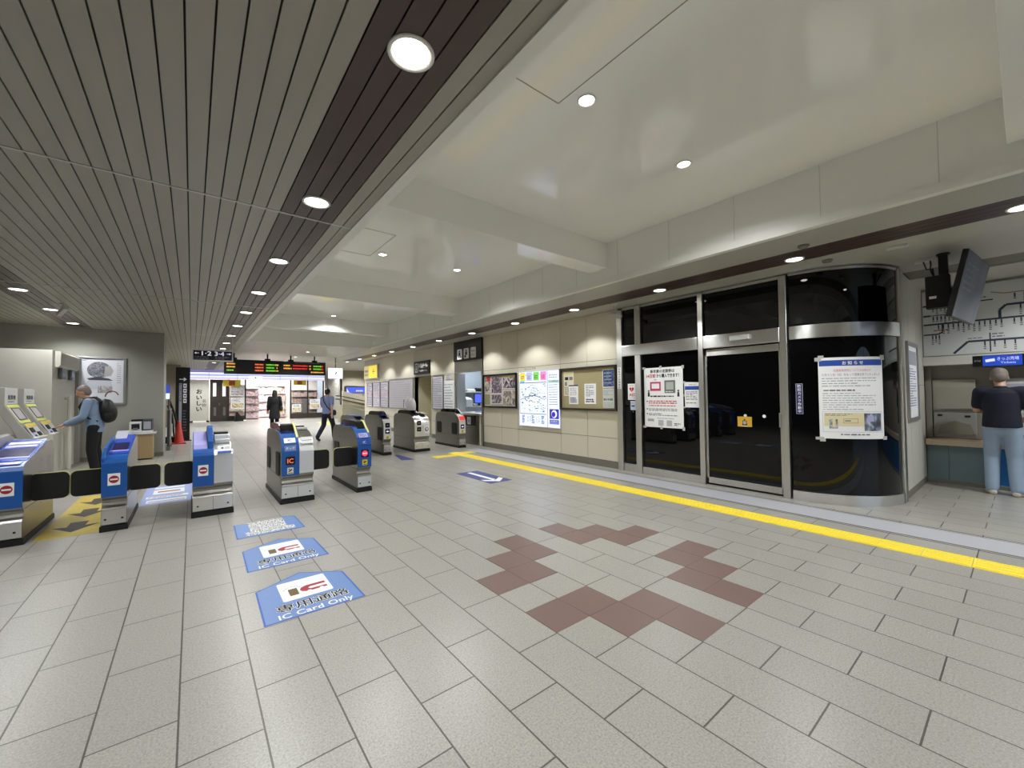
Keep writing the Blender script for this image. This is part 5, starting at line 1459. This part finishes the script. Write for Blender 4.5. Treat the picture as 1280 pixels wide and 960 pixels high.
for i, (x, y) in enumerate(((2.32, 2.0), (3.72, 2.0), (2.33, 6.2), (3.67, 6.2), (3.05, 11.78), (2.32, -2.2), (3.72, -2.2))):
    lab = ('bright small downlight in the nearest coffer bay, on its brown-strip side', 'small downlight in the nearest coffer bay, on its ticket-corner side', 'small downlight in the second coffer bay, beside the access hatch', 'small downlight in the second coffer bay, away from the access hatch',
           'small downlight in the third coffer bay', None, None)[i]
    downlight(x, y, 3.668, lab, .07, GD, 44 * PW)
for i, (x, y) in enumerate(((3.33, 16.3), (3.33, 18.6), (3.33, 21), (3.33, 24), (5.6, 21.2), (5.6, 24), (8.2, 23), (8.2, 25.8), (.6, 28.1), (4.5, 27.5), (6.6, 27.5), (-2, 20), (-2, 24))):  # the lamp before the shop banner is added to brighten its cloth
    lab = 'small ceiling downlight in the far hall, ' + ('first beyond the coffer', 'second beyond the coffer, before the departure board', 'just behind the departure board', 'farther behind the departure board', 'past the end of the right wall', 'deeper past the end of the right wall', 'above the ramp front', 'above the ramp wall', 'added to brighten the shop banner', 'over the shop entrance', 'over the right shop windows', 'beyond the left grey wall', 'far beyond the left grey wall')[i]
    downlight(x, y, H, lab, .08, 'far hall downlights', 135 * PW)
for x, y in ((8.3, -.75), (8.3, -2.4)):
    downlight(x, y, H, None, .11, None, 66 * PW)
def area(x, y, z, sx, sy, power, col=(1, .97, .92), rot=(0, 0, 0)):
    L = bpy.data.lights.new('room_light', 'AREA'); L.energy = power; L.shape = 'RECTANGLE'; L.size = sx; L.size_y = sy; L.color = col
    o = bpy.data.objects.new('room_light', L); COL.objects.link(o); o.location = (x, y, z); o.rotation_euler = rot
area(3.6, SY + 1.6, 3.0, 6, 2.4, 520, (1, .96, .97))            # shop lighting
area(7.6, 11.2, 2.48, 1.4, 1.6, 34, (.88, .95, 1))              # office lamp
# smoke detectors, speaker grilles, cameras
def detector(label, x, y):
    t = thing('smoke_detector', label, 'detector', (x, y, H))
    m = MB(); m.lathe([(.055, 0), (.055, -.015), (.04, -.03), (.02, -.035)], (0, 0, 0), M('detector_grey', S(120, 118, 112), .5), 20); m.build('body', t)
detector('round detector in the ceiling beside the dark strip, over the glass door', 5.33, 1.5); detector('round detector in the ceiling on the wall side of the dark strip', 6.17, 1.49)
t = thing('ceiling_sensor', 'small white rectangular ceiling sensor near the rounded corner', 'sensor', (6.2, .86, H)); m = MB(); m.box(-.03, .03, -.09, .09, -.03, 0, gate_white); m.build('body', t, .006)
def cctv(label, x, y, z, a):
    t = thing('security_camera', label, 'camera', (x, y, z), a)
    m = MB(); m.cyl((0, 0, .04), (0, 0, H - z), .015, gate_white); m.cyl((0, 0, H - z - .012), (0, 0, H - z), .05, gate_white); m.build('ceiling_mount', t)
    P_ = Plane((0, 0, 0), (0, 1, 0), (0, 0, 1))
    m = MB(); m.prism([(-.13, -.075), (.12, .025), (.10, .085), (-.15, -.015)], -.035, .035, gate_white, 'y'); m.build('body', t, .008)
    m = MB(); m.cyl((-.14, 0, -.045), (-.155, 0, -.051), .024, black_plastic, n=14); m.build('lens', t)
cctv('white security camera hanging by the first steel mullion', 6.05, 4.62, 2.86, math.radians(100)); cctv('white security camera under the slatted ceiling at far left', -1.75, 10.2, 2.95, math.radians(-60))
# ------------------------------------------------------------------ people
def blob(name, prims, voxel, mat_, parent=None, smooth=3):
    bm = bmesh.new()
    for p in prims:
        if p[0] == 'l':
            rings = [[bm.verts.new(Vector(c) + Vector((rx * math.cos(2 * PI * k / 28), ry * math.sin(2 * PI * k / 28), 0))) for k in range(28)] for c, rx, ry in p[1]]
            for r0, r1 in zip(rings[:-1], rings[1:]):
                for k in range(28):
                    bm.faces.new((r0[k], r0[(k + 1) % 28], r1[(k + 1) % 28], r1[k]))
            bm.faces.new(rings[0][::-1]); bm.faces.new(rings[-1])
        elif p[0] == 's':
            _, c, r = p[:3]
            r = r if isinstance(r, tuple) else (r, r, r)
            rot = p[3] if len(p) > 3 else Matrix.Identity(4)
            mt = Matrix.Translation(Vector(c)) @ rot @ Matrix.Diagonal((*r, 1))
            bmesh.ops.create_icosphere(bm, subdivisions=3, radius=1, matrix=mt)
        else:
            _, a, b, ra, rb = p
            a, b = Vector(a), Vector(b)
            d = b - a
            q = d.to_track_quat('Z', 'Y').to_matrix().to_4x4()
            bmesh.ops.create_cone(bm, cap_ends=True, segments=18, radius1=ra, radius2=rb, depth=d.length, matrix=Matrix.Translation((a + b) / 2) @ q)
            for c, r in ((a, ra), (b, rb)):
                bmesh.ops.create_icosphere(bm, subdivisions=2, radius=r * .995, matrix=Matrix.Translation(c))
    me = bpy.data.meshes.new(name); bm.to_mesh(me); bm.free()
    o = bpy.data.objects.new(name, me); COL.objects.link(o)
    md = o.modifiers.new('r', 'REMESH'); md.mode = 'VOXEL'; md.voxel_size = voxel
    md = o.modifiers.new('s', 'SMOOTH'); md.iterations = smooth; md.factor = .5
    dg = bpy.context.evaluated_depsgraph_get()
    nm = bpy.data.meshes.new_from_object(o.evaluated_get(dg))
    o.modifiers.clear(); o.data = nm; bpy.data.meshes.remove(me)
    nm.materials.clear(); nm.materials.append(mat_)
    nm.polygons.foreach_set('use_smooth', [True] * len(nm.polygons))
    if parent is not None: o.parent = parent
    return o
def chain(pts, rs):
    return [('c', a, b, ra, rb) for a, b, ra, rb in zip(pts[:-1], pts[1:], rs[:-1], rs[1:])]
def hand(wr, d, side, curl=.35):
    """palm, four fingers of different lengths and a thumb; d = direction of the hand"""
    wr, d = Vector(wr), Vector(d).normalized()
    up = Vector((0, 0, 1)) if abs(d.z) < .8 else Vector((0, 1, 0))
    lat = d.cross(up).normalized()
    nor = lat.cross(d).normalized()
    pr = [('c', wr, wr + d * .035, .024, .026), ('c', wr + d * .03 + lat * .018, wr + d * .085 + lat * .026, .017, .013), ('c', wr + d * .03 - lat * .018, wr + d * .085 - lat * .026, .017, .013), ('c', wr + d * .03, wr + d * .088, .019, .014)]
    for k, L in enumerate((.062, .074, .078, .068)):
        o = (-1.5 + k) * .0185
        a = wr + d * .086 + lat * o
        b = a + d * L * .5 - nor * curl * .012
        c = b + d * L * .5 * (1 - curl * .4) - nor * curl * .035
        pr += chain([a, b, c], [.0092, .0086, .0074])
    a = wr + d * .03 + lat * side * .028
    b = a + (d * .6 + lat * side * .7).normalized() * .038
    c = b + (d * .95 + lat * side * .15).normalized() * .032
    pr += chain([a, b, c], [.0115, .0105, .0085])
    return pr
BASE = dict(pel=(0, 0, .95), waist=(0, 0, 1.10), chest=(0, .01, 1.30), neck=(0, 0, 1.46), head=(0, .025, 1.61),
            shL=(-.175, 0, 1.405), elL=(-.225, -.02, 1.13), wrL=(-.235, .05, .89), shR=(.175, 0, 1.405), elR=(.225, -.02, 1.13), wrR=(.235, .05, .89),
            hpL=(-.085, 0, .92), knL=(-.095, .02, .50), anL=(-.10, -.02, .085), toL=(-.11, .13, .03), hpR=(.085, 0, .92), knR=(.095, .02, .50), anR=(.10, -.02, .085), toR=(.11, .13, .03))
def person(label, loc, rz, scale, J, skin, hair, top, trousers, shoes, sleeves='long', hair_long=False, coat=False, nod=0.0, build_=1.0):
    j = dict(BASE); j.update(J)
    V = {k: Vector(v) for k, v in j.items()}
    t = thing('person', label, 'person', loc, rz); t.scale = (scale, scale, scale)
    H_ = V['head']
    rot = Matrix.Rotation(nod, 4, 'X')
    hp = lambda x, y, z: H_ + (rot @ Vector((x, y, z)))
    b = build_
    pr = [('s', V['pel'], (.15 * b, .105 * b, .13)), ('s', V['waist'], (.13 * b, .095 * b, .15)), ('s', V['chest'], (.155 * b, .11 * b, .165)),
          ('c', V['pel'], V['waist'], .11 * b, .105 * b), ('c', V['waist'], V['chest'], .10 * b, .105 * b), ('c', V['chest'] + Vector((0, 0, .08)), V['neck'], .08, .056), ('c', V['neck'], H_ - Vector((0, 0.01, .05)), .055, .052),
          ('s', H_ + rot @ Vector((0, -.008, .02)), (.076, .094, .10), rot), ('s', hp(0, .022, -.055), (.055, .06, .062), rot), ('s', hp(0, .092, -.022), (.012, .018, .02), rot), ('s', hp(0, .075, -.066), (.024, .014, .009), rot),
          ('s', hp(.078, 0, -.012), (.010, .022, .032), rot), ('s', hp(-.078, 0, -.012), (.010, .022, .032), rot), ('s', hp(.03, .08, .022), (.02, .012, .008), rot), ('s', hp(-.03, .08, .022), (.02, .012, .008), rot)]
    for s in 'LR':
        sh, el, wr, hi, kn, an, to = (V[q + s] for q in ('sh', 'el', 'wr', 'hp', 'kn', 'an', 'to'))
        pr += chain([V['chest'] + Vector((0, 0, .07)), sh, el, wr], [.07, .058, .041, .027])
        pr += hand(wr, (wr - el) if (wr - el).z > -.1 else (wr - el) + Vector((0, .05, 0)), 1 if s == 'L' else -1)
        pr += chain([V['pel'], hi, kn, an], [.10, .088, .056, .038]) + chain([an, to], [.042, .030])
    blob('body', pr, .0065, skin, t)
    # clothing, a little larger than the body
    g = .018
    Z_ = lambda v, dz, dy=0: Vector((v.x, v.y + dy, v.z + dz))
    secs = [(Z_(V['pel'], -.04 if sleeves == 'short' else -.13), .172 * b, .135 * b), (Z_(V['pel'], .06), .168 * b, .132 * b), (Z_(V['waist'], .02), .158 * b, .122 * b), (Z_(V['chest'], -.02), .178 * b, .134 * b), (Z_(V['chest'], .08), .172 * b, .122 * b), (Z_(V['chest'], .135), .12 * b, .09 * b)]
    if coat:
        secs = [(Z_(V['pel'], -.40), .20, .17), (Z_(V['pel'], -.15), .19, .155)] + secs[1:]
    cl = [('l', secs), ('c', V['chest'] + Vector((0, 0, .07)), V['neck'] - Vector((0, 0, .02)), .09, .066)]
    for s in 'LR':
        sh, el, wr = (V[q + s] for q in ('sh', 'el', 'wr'))
        cl += chain([V['chest'] + Vector((0, 0, .06)), sh], [.085, .075])
        if sleeves == 'short':
            cl += chain([sh, sh.lerp(el, .72)], [.075, .066])
        else:
            cl += chain([sh, el, wr.lerp(el, .06)], [.073, .058, .044])
    blob('jacket' if sleeves == 'long' else 'shirt', cl, .010, top, t, 4)
    tr = [('s', V['pel'] - Vector((0, 0, .07)), (.13 * b, .11 * b, .11)), ('s', V['pel'] + Vector((0, 0, .02)), (.152 * b + .012, .112 * b + .012, .13))]
    for s in 'LR':
        hi, kn, an = (V[q + s] for q in ('hp', 'kn', 'an'))
        tr += chain([V['pel'], hi, hi.lerp(kn, .5), kn, kn.lerp(an, .5), an], [.105, .098, .088, .076, .072, .066])
    blob('trousers', tr, .010, trousers, t, 3)
    for s in 'LR':
        an, to = V['an' + s], V['to' + s]
        d = (to - an); d.z = 0; d.normalize()
        heel = Vector((an.x, an.y, max(.035, an.z - .05))) - d * .03
        blob('shoe', [('c', heel, an + Vector((0, 0, -.02)), .04, .046), ('c', heel, to - d * .03 + Vector((0, 0, .012)), .04, .042), ('c', to - d * .04 + Vector((0, 0, .008)), to + d * .02, .043, .032), ('c', heel - Vector((0, 0, .005)), to, .035, .031)], .008, shoes, t, 2)
    hr = [('s', hp(0, -.018, .045), (.084, .094, .088), rot), ('s', hp(0, -.045, .0), (.078, .068, .085), rot), ('s', hp(.045, -.02, .02), (.04, .06, .06), rot), ('s', hp(-.045, -.02, .02), (.04, .06, .06), rot)]
    if hair_long:
        hr += [('c', hp(0, -.05, .0), hp(0, -.07, -.17), .075, .07), ('c', hp(.05, -.03, 0), hp(.06, -.04, -.15), .04, .035), ('c', hp(-.05, -.03, 0), hp(-.06, -.04, -.15), .04, .035)]
    blob('hair', hr, .009, hair, t, 3)
    m = MB()
    for sx in (-.03, .03):
        c = hp(sx, .084, .004); P_ = Plane(c, rot.to_3x3() @ Vector((-1, 0, 0)), rot.to_3x3() @ Vector((0, 0, 1)))
        m.disc(P_, 0, 0, .011, .004, white_ink, 12, .006); m.disc(P_, 0, 0, .005, .005, ink, 10)
    m.build('eyes', t)
    return t, V
skin = M('skin', S(206, 164, 138), .5); skin2 = M('skin_warm', S(196, 150, 124), .5)
hair_black = M('hair_black', S(26, 23, 22), .5, 0, .2, 60); hair_grey = M('hair_silver', S(128, 116, 110), .6, 0, .2, 60)
denim = M('light_denim', S(150, 168, 190), .8, 0, .14, 9, .15, 60); navy_cloth = M('navy_cloth', S(24, 27, 46), .8, 0, .1, 8)
black_cloth = M('black_cloth', S(17, 17, 20), .85, 0, .15, 8); jacket_blue = M('jacket_blue_grey', S(128, 148, 176), .7, 0, .08, 6)
shirt_blue = M('shirt_blue', S(138, 150, 196), .75, 0, .08, 6); shoe_tan = M('shoe_pale', S(206, 198, 180), .6); shoe_dark = M('shoe_dark', S(24, 22, 22), .5)
# man at the ticket machine, faces the machine (+X)
person('person in a navy T-shirt and light jeans using the ticket machine, seen from behind', (8.86, .23, 0), -PI / 2, 1.02,
       dict(knL=(-.10, .03, .5), anL=(-.105, -.06, .085), toL=(-.14, .08, .03), knR=(.10, .0, .5), anR=(.115, -.07, .085), toR=(.16, .06, .03),
            head=(-.01, .075, 1.595), neck=(0, .025, 1.46), chest=(0, .02, 1.30), shL=(-.185, .01, 1.40), shR=(.185, .01, 1.40), elL=(-.225, .06, 1.14), wrL=(-.12, .26, 1.10), elR=(.23, .0, 1.13), wrR=(.215, .22, 1.05)),
       skin, hair_grey, navy_cloth, denim, shoe_tan, 'short', nod=-.25, build_=1.06)
# backpack wearer at the fare machine, faces -X
t, V = person('person in a grey-blue jacket with a black backpack reaching to the fare machine', (-1.44, 10.95, 0), PI / 2, 1.0,
              dict(chest=(0, .05, 1.29), waist=(0, .02, 1.10), neck=(0, .10, 1.44), head=(0, .16, 1.57), shL=(-.17, .07, 1.39), shR=(.17, .07, 1.39), elL=(-.22, .13, 1.12), wrL=(-.16, .36, .99), elR=(.22, .12, 1.11), wrR=(.14, .34, .97),
                   knL=(-.09, .03, .5), anL=(-.09, -.03, .085), toL=(-.11, .12, .03), knR=(.09, .0, .5), anR=(.09, -.08, .085), toR=(.11, .07, .03)),
              skin2, hair_grey, jacket_blue, black_cloth, shoe_dark, 'long', nod=-.3)
bp = blob('backpack', [('s', (0, -.17, 1.22), (.15, .11, .22)), ('s', (0, -.18, 1.12), (.155, .12, .14)), ('s', (0, -.13, 1.25), (.14, .09, .2)), ('s', (0, -.235, 1.17), (.125, .075, .17))], .012, black_matte)
bp.location = t.location; bp.rotation_euler = t.rotation_euler
tag(bp, 'black backpack worn on the back of the person in the grey-blue jacket', 'backpack')
for s in (-1, 1):
    m = MB(); m.tube([(s * .10, -.10, 1.38), (s * .105, .0, 1.475), (s * .115, .12, 1.45), (s * .13, .19, 1.30), (s * .15, .13, 1.12), (s * .14, -.06, 1.02)], .018, black_plastic, 8); m.build('strap', bp)
# woman in black, walks away
t, V = person('person dressed in black with a shoulder bag walking away in the far hall', (2.67, 19.15, 0), math.radians(-8), 1.0,
              dict(knL=(-.085, .06, .5), anL=(-.085, .03, .085), toL=(-.09, .18, .03), knR=(.085, -.0, .5), anR=(.085, -.10, .085), toR=(.09, .05, .03), elR=(.23, -.0, 1.12), wrR=(.20, .14, .98)),
              skin, hair_black, black_cloth, black_cloth, shoe_dark, 'long', hair_long=True, coat=True)
bag = blob('shoulder_bag', [('s', (.235, .02, .98), (.06, .15, .12)), ('s', (.235, .02, .91), (.065, .16, .07))], .011, M('bag_black', S(34, 32, 34), .5))
bag.location = t.location; bag.rotation_euler = t.rotation_euler
tag(bag, 'dark shoulder bag at the side of the person dressed in black', 'bag')
m = MB(); m.tube([(.235, -.1, 1.02), (.235, -.09, 1.2), (.19, -.03, 1.48), (.20, .06, 1.42), (.235, .13, 1.02)], .010, black_plastic, 8); m.build('strap', bag)
# man in a pale blue shirt, mid-stride
t, V = person('person in a pale blue shirt and dark trousers striding away with a diagonal strap', (3.52, 14.35, 0), math.radians(-48), .98,
              dict(pel=(0, 0, .93), hpL=(-.085, 0, .90), hpR=(.085, 0, .90), knL=(-.09, -.06, .50), anL=(-.09, -.38, .15), toL=(-.10, -.27, .035), knR=(.09, .20, .50), anR=(.09, .26, .09), toR=(.10, .42, .03),
                   elL=(-.24, .06, 1.14), wrL=(-.22, .26, 1.0), elR=(.24, -.10, 1.14), wrR=(.25, -.12, .90)),
              skin, hair_black, shirt_blue, navy_cloth, shoe_dark, 'short')
sb = MB(); sb.tube([(-.09, .04, 1.475), (-.12, -.06, 1.44), (-.02, -.150, 1.27), (.10, -.148, 1.09), (.165, -.06, .99)], .016, black_plastic, 8); sb.tube([(-.09, .04, 1.475), (-.06, .12, 1.36), (.06, .155, 1.16), (.16, .06, .99)], .014, black_plastic, 8)
bag = blob('shoulder_bag', [('s', (.235, .0, .92), (.05, .13, .09)), ('s', (.235, .0, .87), (.05, .13, .06))], .011, M('bag_black', None)); bag.location = t.location; bag.rotation_euler = t.rotation_euler
tag(bag, 'dark bag on a diagonal strap worn by the person in the pale blue shirt', 'bag')
sb = sb.build('strap', bag)

# ------------------------------------------------------------------ daylight and camera
W = bpy.data.worlds.new('sky'); SC.world = W; W.use_nodes = True
wn = W.node_tree
sky = wn.nodes.new('ShaderNodeTexSky'); sky.sky_type = 'HOSEK_WILKIE'; sky.turbidity = 6; sky.sun_direction = (0.3, 0.2, .9)
wn.links.new(sky.outputs[0], wn.nodes['Background'].inputs['Color']); wn.nodes['Background'].inputs['Strength'].default_value = 4.0
cd = bpy.data.cameras.new('camera'); cam = bpy.data.objects.new('camera', cd); COL.objects.link(cam)
cd.sensor_width = 36.0; cd.sensor_fit = 'HORIZONTAL'; cd.lens = 507.5 / 1280 * 36.0; cd.clip_end = 200; cd.clip_start = .02
R = Matrix(((0.78540493, -0.00796347, -0.61893108), (-0.61890572, -0.02583286, -0.78504037), (-0.00973711, 0.99963456, -0.02521789)))
cam.matrix_world = Matrix.Translation((0, 0, 1.456)) @ R.to_4x4()
SC.camera = cam
vs_ = SC.view_settings
vs_.view_transform = 'Standard'; vs_.look = 'None'; vs_.gamma = 1.0; vs_.use_curve_mapping = False; vs_.exposure = 0.12
SC.cycles.use_denoising = True
SC.cycles.max_bounces = 8; SC.cycles.diffuse_bounces = 5; SC.cycles.glossy_bounces = 4; SC.cycles.transmission_bounces = 6
SC.cycles.sample_clamp_indirect = 6.0; SC.cycles.caustics_reflective = False; SC.cycles.caustics_refractive = False
